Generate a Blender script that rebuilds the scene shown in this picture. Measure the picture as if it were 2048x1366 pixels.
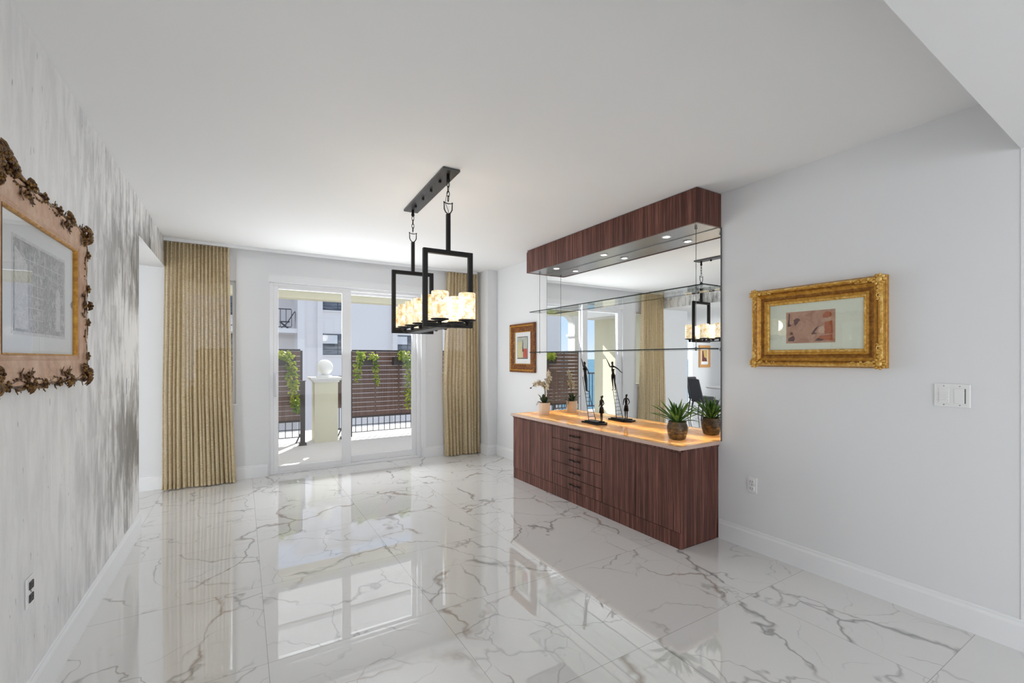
import bpy, bmesh, math, random
from mathutils import Vector, Matrix, noise as mnoise
for o in list(bpy.data.objects): bpy.data.objects.remove(o, do_unlink=True)
S = bpy.context.scene
COL = S.collection
PI = math.pi
R = math.radians
random.seed(7)

# ------------------------------------------------------------------ camera
cam_d = bpy.data.cameras.new('camera'); cam = bpy.data.objects.new('camera', cam_d); COL.objects.link(cam)
cam.location = (0, 0, 1.42)
cam.rotation_euler = (R(90), 0, -math.atan(540/892))
cam_d.sensor_width = 36; cam_d.lens = 892/2048*36
cam_d.shift_y = -(718-683)/2048*-1
cam_d.clip_start = .05; cam_d.clip_end = 20000
S.camera = cam
# ------------------------------------------------------------------ world, sun, added fill lamps
W = bpy.data.worlds.new('sky'); S.world = W; W.use_nodes = True
wn = W.node_tree; wn.nodes.clear()
wo = wn.nodes.new('ShaderNodeOutputWorld'); bg = wn.nodes.new('ShaderNodeBackground')
wtc = wn.nodes.new('ShaderNodeTexCoord'); wsp = wn.nodes.new('ShaderNodeSeparateXYZ'); wrp = wn.nodes.new('ShaderNodeValToRGB')
wn.links.new(wtc.outputs['Generated'], wsp.inputs[0]); wn.links.new(wsp.outputs[2], wrp.inputs[0])
while len(wrp.color_ramp.elements) < 4: wrp.color_ramp.elements.new(.5)
for e_, (p_, c_) in zip(wrp.color_ramp.elements, ((0, (.62, .70, .80, 1)), (.07, (.47, .61, .80, 1)), (.3, (.45, .53, .70, 1)), (1, (.44, .47, .56, 1)))): e_.position = p_; e_.color = c_
bg.inputs['Strength'].default_value = 1.08
wn.links.new(wrp.outputs[0], bg.inputs['Color']); wn.links.new(bg.outputs[0], wo.inputs['Surface'])
SUN_DIR = Vector((.49*math.cos(R(35.5)), .87*math.cos(R(35.5)), math.sin(R(35.5)))).normalized()
sd = bpy.data.lights.new('sun', 'SUN'); sd.energy = 5.2; sd.angle = R(.53); sd.color = (1, .96, .9)
so = bpy.data.objects.new('sun', sd); COL.objects.link(so); so.rotation_euler = SUN_DIR.to_track_quat('Z', 'Y').to_euler()
def area(name, loc, direction, sx, sy, power, color=(1, 1, 1), spread=180):
    d = bpy.data.lights.new(name, 'AREA'); d.shape = 'RECTANGLE'; d.size = sx; d.size_y = sy; d.energy = power; d.color = color
    d.spread = R(spread)
    o = bpy.data.objects.new(name, d); COL.objects.link(o); o.location = loc
    o.rotation_euler = (-Vector(direction)).to_track_quat('Z', 'Y').to_euler(); return o
# unseen fill lamps added behind the camera and in the breakfast area
area('rear_fill_lamp', (.6, -4.3, 1.15), (0, 1, .0), 5.2, 1.9, 54, (.95, .98, 1))
area('side_fill_lamp', (-4.3, -1.6, 1.15), (1, .35, .05), 3.6, 1.9, 165, (.95, .98, 1))
area('breakfast_fill_lamp', (-6.1, 6.3, 1.4), (1, 0, .05), 3.6, 2.0, 40, (.97, .99, 1))
dl = area('door_fill_lamp', (1.25, 6.12, 1.25), (0, -1, .32), 1.8, 2.1, 36, (.95, .98, 1)); dl.visible_glossy = False  # fill lamp added inside the door to strengthen its daylight, unseen in reflections
S.view_settings.view_transform = 'Standard'; S.view_settings.look = 'None'
S.view_settings.gamma = 1; S.view_settings.use_curve_mapping = False
S.view_settings.exposure = 0.50

# ------------------------------------------------------------------ materials
def srgb(r, g, b):
    f = lambda c: (c/255/12.92) if c/255 <= .04045 else ((c/255+.055)/1.055)**2.4
    return (f(r), f(g), f(b), 1)
class NT:
    def __init__(s, name):
        s.m = bpy.data.materials.new(name); s.m.use_nodes = True; s.t = s.m.node_tree; s.t.nodes.clear()
        s.out = s.n('ShaderNodeOutputMaterial')
    def n(s, t, **kw):
        x = s.t.nodes.new(t)
        for k, v in kw.items(): setattr(x, k, v)
        return x
    def l(s, a, b): s.t.links.new(a, b)
    def val(s, sock, v):
        if isinstance(v, bpy.types.NodeSocket): s.l(v, sock)
        else: sock.default_value = v
    def math(s, op, a, b=0.0, c=None, clamp=False):
        x = s.n('ShaderNodeMath', operation=op); x.use_clamp = clamp
        s.val(x.inputs[0], a); s.val(x.inputs[1], b)
        if c is not None: s.val(x.inputs[2], c)
        return x.outputs[0]
    def vm(s, op, a, b=None, scale=None):
        x = s.n('ShaderNodeVectorMath', operation=op); s.val(x.inputs[0], a)
        if b is not None: s.val(x.inputs[1], b)
        if scale is not None: s.val(x.inputs['Scale'], scale)
        return x.outputs[0]
    def mix(s, f, a, b):
        x = s.n('ShaderNodeMix', data_type='RGBA'); s.val(x.inputs[0], f); s.val(x.inputs[6], a); s.val(x.inputs[7], b); return x.outputs[2]
    def noise(s, vec, scale, detail=3, rough=.5, color=False, dist=0):
        x = s.n('ShaderNodeTexNoise'); s.l(vec, x.inputs['Vector']); x.inputs['Scale'].default_value = scale
        x.inputs['Detail'].default_value = detail; x.inputs['Roughness'].default_value = rough; x.inputs['Distortion'].default_value = dist
        return x.outputs['Color'] if color else x.outputs[0]
    def ramp(s, f, stops):
        x = s.n('ShaderNodeValToRGB'); s.l(f, x.inputs[0]); e = x.color_ramp.elements
        while len(e) < len(stops): e.new(.5)
        for i, (p, c) in enumerate(stops): e[i].position = p; e[i].color = c
        return x.outputs[0]
    def sstep(s, x, a, b):
        m = s.n('ShaderNodeMapRange', interpolation_type='SMOOTHSTEP'); s.val(m.inputs[0], x); m.inputs[1].default_value = a; m.inputs[2].default_value = b
        return m.outputs[0]
    def obj(s, scale=None, rot=None):
        tc = s.n('ShaderNodeTexCoord').outputs['Object']
        if scale is None and rot is None: return tc
        mp = s.n('ShaderNodeMapping'); s.l(tc, mp.inputs[0])
        if scale: mp.inputs['Scale'].default_value = scale
        if rot: mp.inputs['Rotation'].default_value = rot
        return mp.outputs[0]
    def bsdf(s, color=(.8, .8, .8, 1), rough=.5, metal=0, spec=.5, bump=None, bump_s=.2, bump_d=.01, **kw):
        b = s.n('ShaderNodeBsdfPrincipled'); s.val(b.inputs['Base Color'], color); s.val(b.inputs['Roughness'], rough)
        s.val(b.inputs['Metallic'], metal); s.val(b.inputs['Specular IOR Level'], spec)
        for k, v in kw.items(): s.val(b.inputs[k], v)
        if bump is not None:
            bp = s.n('ShaderNodeBump'); bp.inputs['Strength'].default_value = bump_s; bp.inputs['Distance'].default_value = bump_d
            s.l(bump, bp.inputs['Height']); s.l(bp.outputs[0], b.inputs['Normal'])
        return b
    def done(s, shader):
        s.l(shader.outputs[0] if hasattr(shader, 'outputs') else shader, s.out.inputs['Surface']); return s.m
def simple(name, col, rough=.5, metal=0, spec=.5, var=.06, nscale=30, bump=0):
    t = NT(name); c = t.obj(); nz = t.noise(c, nscale, 4)
    d = tuple(max(0, x*(1-var)) for x in col[:3])+(1,); h = tuple(min(1, x*(1+var)) for x in col[:3])+(1,)
    b = t.bsdf(t.mix(nz, d, h), rough, metal, spec, bump=(nz if bump else None), bump_s=bump or .1, bump_d=.002)
    return t.done(b)
M = {}
M['wall'] = simple('wall_paint', srgb(230, 231, 233), .6, var=.008, nscale=4, spec=.3)
M['trim'] = simple('trim_paint', srgb(238, 239, 241), .35, var=.006, nscale=4)
M['ceiling'] = simple('ceiling_paint', srgb(236, 236, 236), .8, var=.006, nscale=3, spec=.2)
M['pvc'] = simple('white_vinyl', srgb(240, 240, 242), .3, var=.006)
M['plastic'] = simple('white_plastic', srgb(238, 238, 238), .25, var=.004)
M['dark_slot'] = simple('dark_slot', srgb(60, 55, 55), .5)
M['led'] = simple('pale_led', srgb(252, 252, 252), .3)
M['black_metal'] = simple('black_metal', srgb(20, 18, 18), .42, .0, .3, var=.2)
M['bronze'] = simple('dark_bronze', srgb(38, 30, 25), .35, .6, .5, var=.3, nscale=60)
M['plate_grey'] = simple('brushed_plate', srgb(92, 92, 94), .35, .7, var=.1, nscale=50)
M['steel'] = simple('steel_wire', srgb(120, 120, 122), .3, .9)
M['cup'] = M['black_metal']
def m_marble():
    t = NT('polished_marble_tile'); P = t.obj()
    sx = t.n('ShaderNodeSeparateXYZ'); t.l(P, sx.inputs[0])
    gx = t.math('DIVIDE', t.math('SUBTRACT', sx.outputs[0], .105), .835); gy = t.math('DIVIDE', t.math('SUBTRACT', sx.outputs[1], 1.55), .82)
    ix = t.math('FLOOR', gx); iy = t.math('FLOOR', gy)
    cmb = t.n('ShaderNodeCombineXYZ'); t.l(ix, cmb.inputs[0]); t.l(iy, cmb.inputs[1])
    wn_ = t.n('ShaderNodeTexWhiteNoise', noise_dimensions='3D'); t.l(cmb.outputs[0], wn_.inputs['Vector'])
    off = t.vm('SCALE', wn_.outputs['Color'], scale=9.0)
    # pairs of tiles share a slab: half strength offset
    Q = t.vm('ADD', P, off)
    fx = t.math('FRACT', gx); fy = t.math('FRACT', gy)
    ex = t.math('MINIMUM', fx, t.math('SUBTRACT', 1, fx)); ey = t.math('MINIMUM', fy, t.math('SUBTRACT', 1, fy))
    edge = t.math('MINIMUM', ex, ey)
    grout = t.math('SUBTRACT', 1, t.sstep(edge, .0010, .0026))
    def layer(rot, sc, stretch, width, mlo, mhi, seed, dist=.35):
        mp = t.n('ShaderNodeMapping'); t.l(Q, mp.inputs[0]); mp.inputs['Rotation'].default_value = (0, 0, rot); mp.inputs['Location'].default_value = (seed, seed*.7, seed*.3)
        v = mp.outputs[0]
        warp = t.vm('SCALE', t.vm('SUBTRACT', t.noise(v, 2.0, 4, .52, color=True), (.5, .5, .5)), scale=dist)
        v2 = t.vm('MULTIPLY', t.vm('ADD', v, warp), (1, stretch, 1))
        vo = t.n('ShaderNodeTexVoronoi', feature='DISTANCE_TO_EDGE'); t.l(v2, vo.inputs['Vector']); vo.inputs['Scale'].default_value = sc
        wmod = t.math('MULTIPLY', t.sstep(t.noise(v, 3.1, 2), .25, .75), width)
        line = t.math('SUBTRACT', 1, t.math('DIVIDE', vo.outputs['Distance'], t.math('ADD', wmod, width*.18)), clamp=True)
        line = t.math('POWER', line, 1.3)
        mask = t.sstep(t.noise(v, 1.7, 3, .5), mlo, mhi)
        return t.math('MULTIPLY', line, mask), mask
    a, am = layer(.5, 1.15, .62, .030, .38, .52, 3.1, .55)
    b_, bm_ = layer(-.75, 1.9, .5, .020, .42, .56, 8.7, .55)
    c_, cm_ = layer(.95, 2.6, .45, .018, .44, .58, 14.2, .5)
    base = t.mix(t.noise(Q, 1.4, 4), srgb(220, 219, 217), srgb(230, 229, 228))
    # soft smoky bands around the veins
    tint = t.sstep(t.noise(Q, .9, 2), .40, .60)
    vcol = t.mix(tint, srgb(118, 116, 116), srgb(152, 132, 116))
    col = t.mix(t.math('MULTIPLY', a, .80), base, vcol)
    col = t.mix(t.math('MULTIPLY', b_, .62), col, srgb(132, 129, 127))
    col = t.mix(t.math('MULTIPLY', c_, .45), col, srgb(140, 138, 136))
    col = t.mix(t.math('MULTIPLY', grout, .75), col, srgb(150, 147, 143))
    b = t.bsdf(col, .012, 0, .5); b.inputs['IOR'].default_value = 2.4
    return t.done(b)
M['marble'] = m_marble()
def m_wood(name, c1, c2, c3):
    t = NT(name); v = t.obj(scale=(1, 1, .018))
    n1 = t.noise(v, 170, 3, .6); n2 = t.noise(v, 45, 2, .5); n3 = t.noise(t.obj(scale=(1, 1, .06)), 9, 2)
    f = t.math('ADD', t.math('MULTIPLY', n1, .6), t.math('MULTIPLY', n2, .4))
    col = t.ramp(f, [(.38, c1), (.50, c2), (.62, c3)])
    col = t.mix(t.math('MULTIPLY', n3, .35), col, c2)
    return t.done(t.bsdf(col, .38, 0, .4))
M['wood'] = m_wood('striped_dark_wood', srgb(46, 22, 17), srgb(94, 54, 45), srgb(142, 96, 82))
def m_silver():
    t = NT('silver_leaf_wall'); P = t.obj()
    s1 = t.noise(t.obj(scale=(1, 1, .22)), 15, 6, .68, dist=.5)
    s2 = t.noise(P, 1.3, 3)
    s3 = t.noise(t.obj(scale=(1, 1, .45)), 5.5, 5, .65)
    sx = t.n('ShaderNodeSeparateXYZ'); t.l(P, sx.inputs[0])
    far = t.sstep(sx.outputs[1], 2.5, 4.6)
    # rectangular leaf patches
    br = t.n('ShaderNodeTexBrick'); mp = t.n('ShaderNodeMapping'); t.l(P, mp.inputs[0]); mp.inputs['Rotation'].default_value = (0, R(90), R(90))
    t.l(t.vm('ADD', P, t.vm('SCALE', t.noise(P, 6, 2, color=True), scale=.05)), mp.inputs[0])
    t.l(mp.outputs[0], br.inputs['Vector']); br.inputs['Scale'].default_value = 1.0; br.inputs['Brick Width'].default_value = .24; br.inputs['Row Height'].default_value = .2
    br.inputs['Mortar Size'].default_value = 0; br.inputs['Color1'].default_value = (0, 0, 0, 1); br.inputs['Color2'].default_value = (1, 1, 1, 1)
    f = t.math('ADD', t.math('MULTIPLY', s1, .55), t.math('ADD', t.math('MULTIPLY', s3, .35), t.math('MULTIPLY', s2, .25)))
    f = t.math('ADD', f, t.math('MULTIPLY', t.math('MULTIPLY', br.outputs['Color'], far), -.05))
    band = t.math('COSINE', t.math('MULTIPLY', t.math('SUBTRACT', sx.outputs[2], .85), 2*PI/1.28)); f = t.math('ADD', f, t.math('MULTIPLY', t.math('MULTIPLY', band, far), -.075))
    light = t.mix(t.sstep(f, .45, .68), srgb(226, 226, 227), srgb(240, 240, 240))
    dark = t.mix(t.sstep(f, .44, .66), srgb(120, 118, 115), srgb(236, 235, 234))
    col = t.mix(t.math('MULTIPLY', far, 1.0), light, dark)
    specks = t.math('SUBTRACT', 1, t.sstep(t.noise(t.obj(scale=(1, 1, .3)), 42, 2), .24, .30))
    col = t.mix(t.math('MULTIPLY', specks, .55), col, srgb(120, 116, 112))
    rough = t.math('ADD', .30, t.math('MULTIPLY', s1, .22))
    return t.done(t.bsdf(col, rough, .22, .5, bump=s1, bump_s=.25, bump_d=.004))
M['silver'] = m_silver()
def m_mirror():
    t = NT('mirror_silvering'); g = t.n('ShaderNodeBsdfGlossy'); g.inputs['Roughness'].default_value = 0.0
    n = t.noise(t.obj(), 2, 1); t.l(t.mix(n, (.87, .885, .88, 1), (.89, .90, .895, 1)), g.inputs['Color']); return t.done(g)
M['mirror'] = m_mirror()
def m_glass(name, tint, ior=1.5, refl=1.0):
    t = NT(name); tr = t.n('ShaderNodeBsdfTransparent'); g = t.n('ShaderNodeBsdfGlossy'); g.inputs['Roughness'].default_value = 0
    n = t.noise(t.obj(), 3, 1); t.l(t.mix(n, tint, tuple(min(1, x*1.01) for x in tint)), tr.inputs['Color'])
    f = t.n('ShaderNodeFresnel'); f.inputs['IOR'].default_value = ior
    mx = t.n('ShaderNodeMixShader'); ge = t.n('ShaderNodeNewGeometry'); t.l(t.math('MULTIPLY', t.math('MULTIPLY', f.outputs[0], refl), t.math('SUBTRACT', 1, ge.outputs['Backfacing'])), mx.inputs[0]); t.l(tr.outputs[0], mx.inputs[1]); t.l(g.outputs[0], mx.inputs[2])
    return t.done(mx)
M['glass'] = m_glass('clear_pane', (.97, .98, .98, 1), 1.45, .8)
M['shelf_glass'] = m_glass('shelf_glass', (.93, .96, .95, 1), 1.5)
M['shelf_edge'] = simple('dark_glass_edge', srgb(30, 42, 42), .15, 0, .6)
M['picture_glass'] = m_glass('picture_glass', (.99, .99, .99, 1), 1.7, 1.3)
def m_curtain():
    t = NT('sheer_gold_weave'); P = t.obj()
    v = t.noise(t.obj(scale=(1, 1, .03)), 420, 2, .5); h = t.noise(t.obj(scale=(.1, .1, 1)), 260, 2, .5); big = t.noise(t.obj(scale=(1, 1, .02)), 60, 2)
    f = t.math('ADD', t.math('MULTIPLY', v, .45), t.math('ADD', t.math('MULTIPLY', h, .37), t.math('MULTIPLY', big, .18)))
    col = t.ramp(f, [(.38, srgb(190, 168, 128)), (.50, srgb(234, 216, 178)), (.62, srgb(252, 244, 222))])
    d = t.bsdf(col, .6, 0, .3); tl = t.n('ShaderNodeBsdfTranslucent'); t.l(col, tl.inputs['Color'])
    m1 = t.n('ShaderNodeMixShader'); m1.inputs[0].default_value = .34; t.l(d.outputs[0], m1.inputs[1]); t.l(tl.outputs[0], m1.inputs[2])
    tr = t.n('ShaderNodeBsdfTransparent'); m2 = t.n('ShaderNodeMixShader')
    t.l(t.math('ADD', .04, t.math('MULTIPLY', t.sstep(v, .45, .62), .20)), m2.inputs[0]); t.l(m1.outputs[0], m2.inputs[1]); t.l(tr.outputs[0], m2.inputs[2])
    return t.done(m2)
M['curtain'] = m_curtain()
def m_onyx():
    t = NT('backlit_onyx'); P = t.obj(); n = t.noise(P, 5, 6, .6, dist=.8); n2 = t.noise(P, 22, 3)
    col = t.ramp(t.math('ADD', t.math('MULTIPLY', n, .8), t.math('MULTIPLY', n2, .2)), [(.34, srgb(236, 200, 148)), (.5, srgb(248, 226, 186)), (.66, srgb(252, 243, 224))])
    d = t.bsdf(col, .04, 0, .5); d.inputs['IOR'].default_value = 1.9; tl = t.n('ShaderNodeBsdfTranslucent'); t.l(col, tl.inputs['Color'])
    m1 = t.n('ShaderNodeMixShader'); m1.inputs[0].default_value = .45; t.l(d.outputs[0], m1.inputs[1]); t.l(tl.outputs[0], m1.inputs[2])
    return t.done(m1)
M['onyx'] = m_onyx()
M['onyx_edge'] = simple('onyx_edge', srgb(205, 178, 165), .1, 0, .5, var=.1, nscale=12)
def m_emit(name, col, s):
    t = NT(name); e = t.n('ShaderNodeEmission'); n = t.noise(t.obj(), 20, 2); t.l(t.mix(n, col, tuple(min(1, c*1.04) for c in col)), e.inputs['Color']); e.inputs['Strength'].default_value = s; return t.done(e)
M['led_strip'] = m_emit('warm_led_strip', (1, .80, .46, 1), 52)
M['puck'] = m_emit('downlight_lens', (1, .97, .92, 1), 7)
def m_shade():
    t = NT('alabaster_shade'); P = t.obj(); n = t.noise(P, 26, 4, .6, dist=.6)
    vo = t.n('ShaderNodeTexVoronoi', feature='DISTANCE_TO_EDGE'); t.l(t.vm('ADD', P, t.vm('SCALE', t.noise(P, 30, 3, color=True), scale=.03)), vo.inputs['Vector']); vo.inputs['Scale'].default_value = 42
    crack = t.math('MULTIPLY', t.math('SUBTRACT', 1, t.sstep(vo.outputs['Distance'], .015, .07)), t.sstep(t.noise(P, 14, 2), .44, .60))
    col = t.ramp(n, [(.34, srgb(216, 182, 124)), (.5, srgb(248, 230, 192)), (.64, srgb(255, 250, 240))])
    col = t.mix(t.math('MULTIPLY', crack, .75), col, srgb(128, 104, 70))
    d = t.bsdf(col, .35, 0, .4); e = t.n('ShaderNodeEmission'); t.l(col, e.inputs['Color']); e.inputs['Strength'].default_value = .52
    a = t.n('ShaderNodeAddShader'); t.l(d.outputs[0], a.inputs[0]); t.l(e.outputs[0], a.inputs[1]); return t.done(a)
M['shade'] = m_shade()
def m_brushed():
    t = NT('brushed_steel_soffit'); n = t.noise(t.obj(scale=(14, .5, 1)), 60, 3); return t.done(t.bsdf(t.mix(n, srgb(150, 150, 152), srgb(186, 186, 188)), .32, .9))
M['brushed'] = m_brushed()
def m_gilt(name, lo, mid, hi, scale, metal=.65, rough=.38):
    t = NT(name); n = t.noise(t.obj(), scale, 5, .65); return t.done(t.bsdf(t.ramp(n, [(.32, lo), (.5, mid), (.68, hi)]), rough, metal, .5, bump=n, bump_s=.35, bump_d=.003))
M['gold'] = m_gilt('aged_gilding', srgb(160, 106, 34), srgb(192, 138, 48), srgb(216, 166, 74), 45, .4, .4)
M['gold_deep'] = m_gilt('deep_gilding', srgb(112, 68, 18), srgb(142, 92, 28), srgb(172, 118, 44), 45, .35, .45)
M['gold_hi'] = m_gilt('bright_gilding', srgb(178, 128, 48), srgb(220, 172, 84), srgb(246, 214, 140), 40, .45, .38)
M['gold_dark'] = m_gilt('dark_carved_gilding', srgb(44, 26, 18), srgb(96, 66, 34), srgb(170, 130, 66), 55, .6, .35)
M['pale_wood'] = m_gilt('pale_rubbed_wood', srgb(178, 140, 114), srgb(200, 164, 138), srgb(216, 186, 162), 12, .05, .5)
M['burl'] = m_gilt('burl_wood', srgb(66, 34, 14), srgb(120, 70, 32), srgb(168, 108, 56), 40, .1, .3)
M['mat_green'] = simple('pale_green_mat', srgb(228, 235, 218), .9, var=.01)
M['mat_white'] = simple('white_mat', srgb(240, 241, 244), .9, var=.01)
M['mat_grey'] = simple('pale_grey_mat', srgb(222, 225, 226), .9, var=.01)
def m_print(name, cols, scale, dist=1.0):
    t = NT(name); n = t.noise(t.obj(), scale, 6, .62, dist=dist)
    k = len(cols); return t.done(t.bsdf(t.ramp(n, [(.3+.4*i/(k-1), c) for i, c in enumerate(cols)]), .85, 0, .2))
M['print_pink'] = m_print('faded_pink_print', [srgb(168, 124, 104), srgb(190, 150, 126), srgb(200, 164, 140)], 14)
M['ink_brown'] = m_print('brown_ink', [srgb(96, 66, 62), srgb(120, 84, 78)], 40)
M['ink_red'] = m_print('orange_ink', [srgb(168, 96, 66), srgb(186, 112, 76)], 40)
M['ink_pale'] = m_print('pale_ink', [srgb(206, 172, 148), srgb(214, 184, 160)], 20)
M['engraving'] = m_print('grey_engraving', [srgb(96, 97, 98), srgb(150, 151, 152), srgb(206, 207, 207)], 26, 2.2)
M['engraving_light'] = m_print('light_engraving', [srgb(176, 177, 178), srgb(222, 223, 224)], 40, 2)
M['paper_yellow'] = m_print('yellow_wash', [srgb(208, 200, 150), srgb(222, 214, 176)], 8)
M['paper_grey'] = m_print('grey_wash', [srgb(176, 184, 176), srgb(206, 208, 196)], 8)
M['paint_red'] = m_print('red_paint', [srgb(188, 70, 60), srgb(214, 110, 96)], 30)
M['paint_black'] = simple('black_ink', srgb(40, 40, 44), .8)
M['leaf_dark'] = m_gilt('dark_orchid_leaf', srgb(30, 48, 24), srgb(46, 66, 34), srgb(88, 78, 46), 22, 0, .3)
def m_leaf(name, a, b, sc=14, tl=.25):
    t = NT(name); n = t.noise(t.obj(), sc, 3); c = t.ramp(n, [(.35, a), (.65, b)]); d = t.bsdf(c, .4, 0, .4)
    x = t.n('ShaderNodeBsdfTranslucent'); t.l(c, x.inputs[0]); m = t.n('ShaderNodeMixShader'); m.inputs[0].default_value = tl
    t.l(d.outputs[0], m.inputs[1]); t.l(x.outputs[0], m.inputs[2]); return t.done(m)
M['leaf'] = m_leaf('green_blade', srgb(52, 98, 34), srgb(142, 182, 84), 16, .25)
M['vine'] = m_leaf('lime_vine', srgb(140, 176, 40), srgb(226, 232, 110), 6, .55)
M['petal'] = m_leaf('cream_petal', srgb(232, 212, 180), srgb(250, 240, 222), 40, .35)
M['petal_core'] = simple('dark_bud', srgb(70, 42, 34), .5)
M['stem'] = simple('green_stem', srgb(120, 104, 60), .5)
M['pot_cream'] = simple('cream_ceramic', srgb(232, 212, 194), .3, var=.03)
M['pot_brown'] = m_gilt('glazed_brown_pot', srgb(46, 36, 26), srgb(84, 66, 42), srgb(126, 98, 56), 24, .1, .35)
M['soil'] = simple('dark_soil', srgb(46, 36, 28), .9, bump=.5)
M['cream_stucco'] = simple('cream_stucco', srgb(226, 222, 198), .8, var=.02, nscale=14)
M['white_stucco'] = simple('white_stucco', srgb(238, 238, 236), .8, var=.02, nscale=10)
def m_poly():
    t = NT('milky_roof_panel'); n = t.noise(t.obj(), 2, 2); c = t.mix(n, (.90, .90, .89, 1), (.93, .93, .92, 1)); d = t.n('ShaderNodeBsdfDiffuse'); t.l(c, d.inputs[0])
    x = t.n('ShaderNodeBsdfTranslucent'); t.l(c, x.inputs[0]); m = t.n('ShaderNodeMixShader'); m.inputs[0].default_value = .75; t.l(d.outputs[0], m.inputs[1]); t.l(x.outputs[0], m.inputs[2]); return t.done(m)
M['roof_panel'] = m_poly()
M['bldg'] = simple('building_stucco', srgb(246, 240, 238), .9, var=.012, nscale=.8)
M['slat'] = m_wood('composite_slat', srgb(88, 66, 58), srgb(112, 86, 76), srgb(132, 104, 92))
M['slat_frame'] = simple('dark_fence_frame', srgb(62, 54, 52), .5, var=.1)
M['rail'] = simple('charcoal_railing', srgb(52, 54, 60), .5)
M['terrace'] = simple('pale_terrace_tile', srgb(226, 222, 220), .6, var=.03, nscale=6)
M['win_dark'] = simple('dark_window_frame', srgb(74, 78, 88), .4)
def m_winglass():
    t = NT('building_window_glass'); n = t.noise(t.obj(scale=(.3, 1, 2.5)), 3, 3); return t.done(t.bsdf(t.ramp(n, [(.35, srgb(58, 64, 76)), (.6, srgb(120, 124, 134))]), .08, 0, .6))
M['winglass'] = m_winglass()
M['blind'] = simple('white_blind', srgb(232, 233, 236), .7, var=.02)
M['sea'] = m_print('sea_water', [srgb(84, 124, 146), srgb(96, 138, 160), srgb(110, 150, 172)], .02, .5)
M['foliage'] = m_leaf('shrub_leaf', srgb(54, 78, 34), srgb(120, 140, 66), 3, .2)
M['trunk'] = simple('brown_trunk', srgb(96, 80, 62), .8)
M['chair_dark'] = simple('charcoal_upholstery', srgb(66, 66, 72), .7, var=.1)
M['table_top'] = simple('white_table_top', srgb(236, 236, 240), .15)
M['orange_frame'] = simple('honey_wood', srgb(206, 152, 92), .4, var=.08)
M['nook_paint'] = m_print('ochre_paint', [srgb(206, 170, 100), srgb(226, 196, 130)], 6)
M['nook_figure'] = m_print('plum_paint', [srgb(92, 56, 60), srgb(130, 84, 84)], 12)
M['sand'] = simple('ground_sand', srgb(190, 184, 168), .9, nscale=.3)

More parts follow.
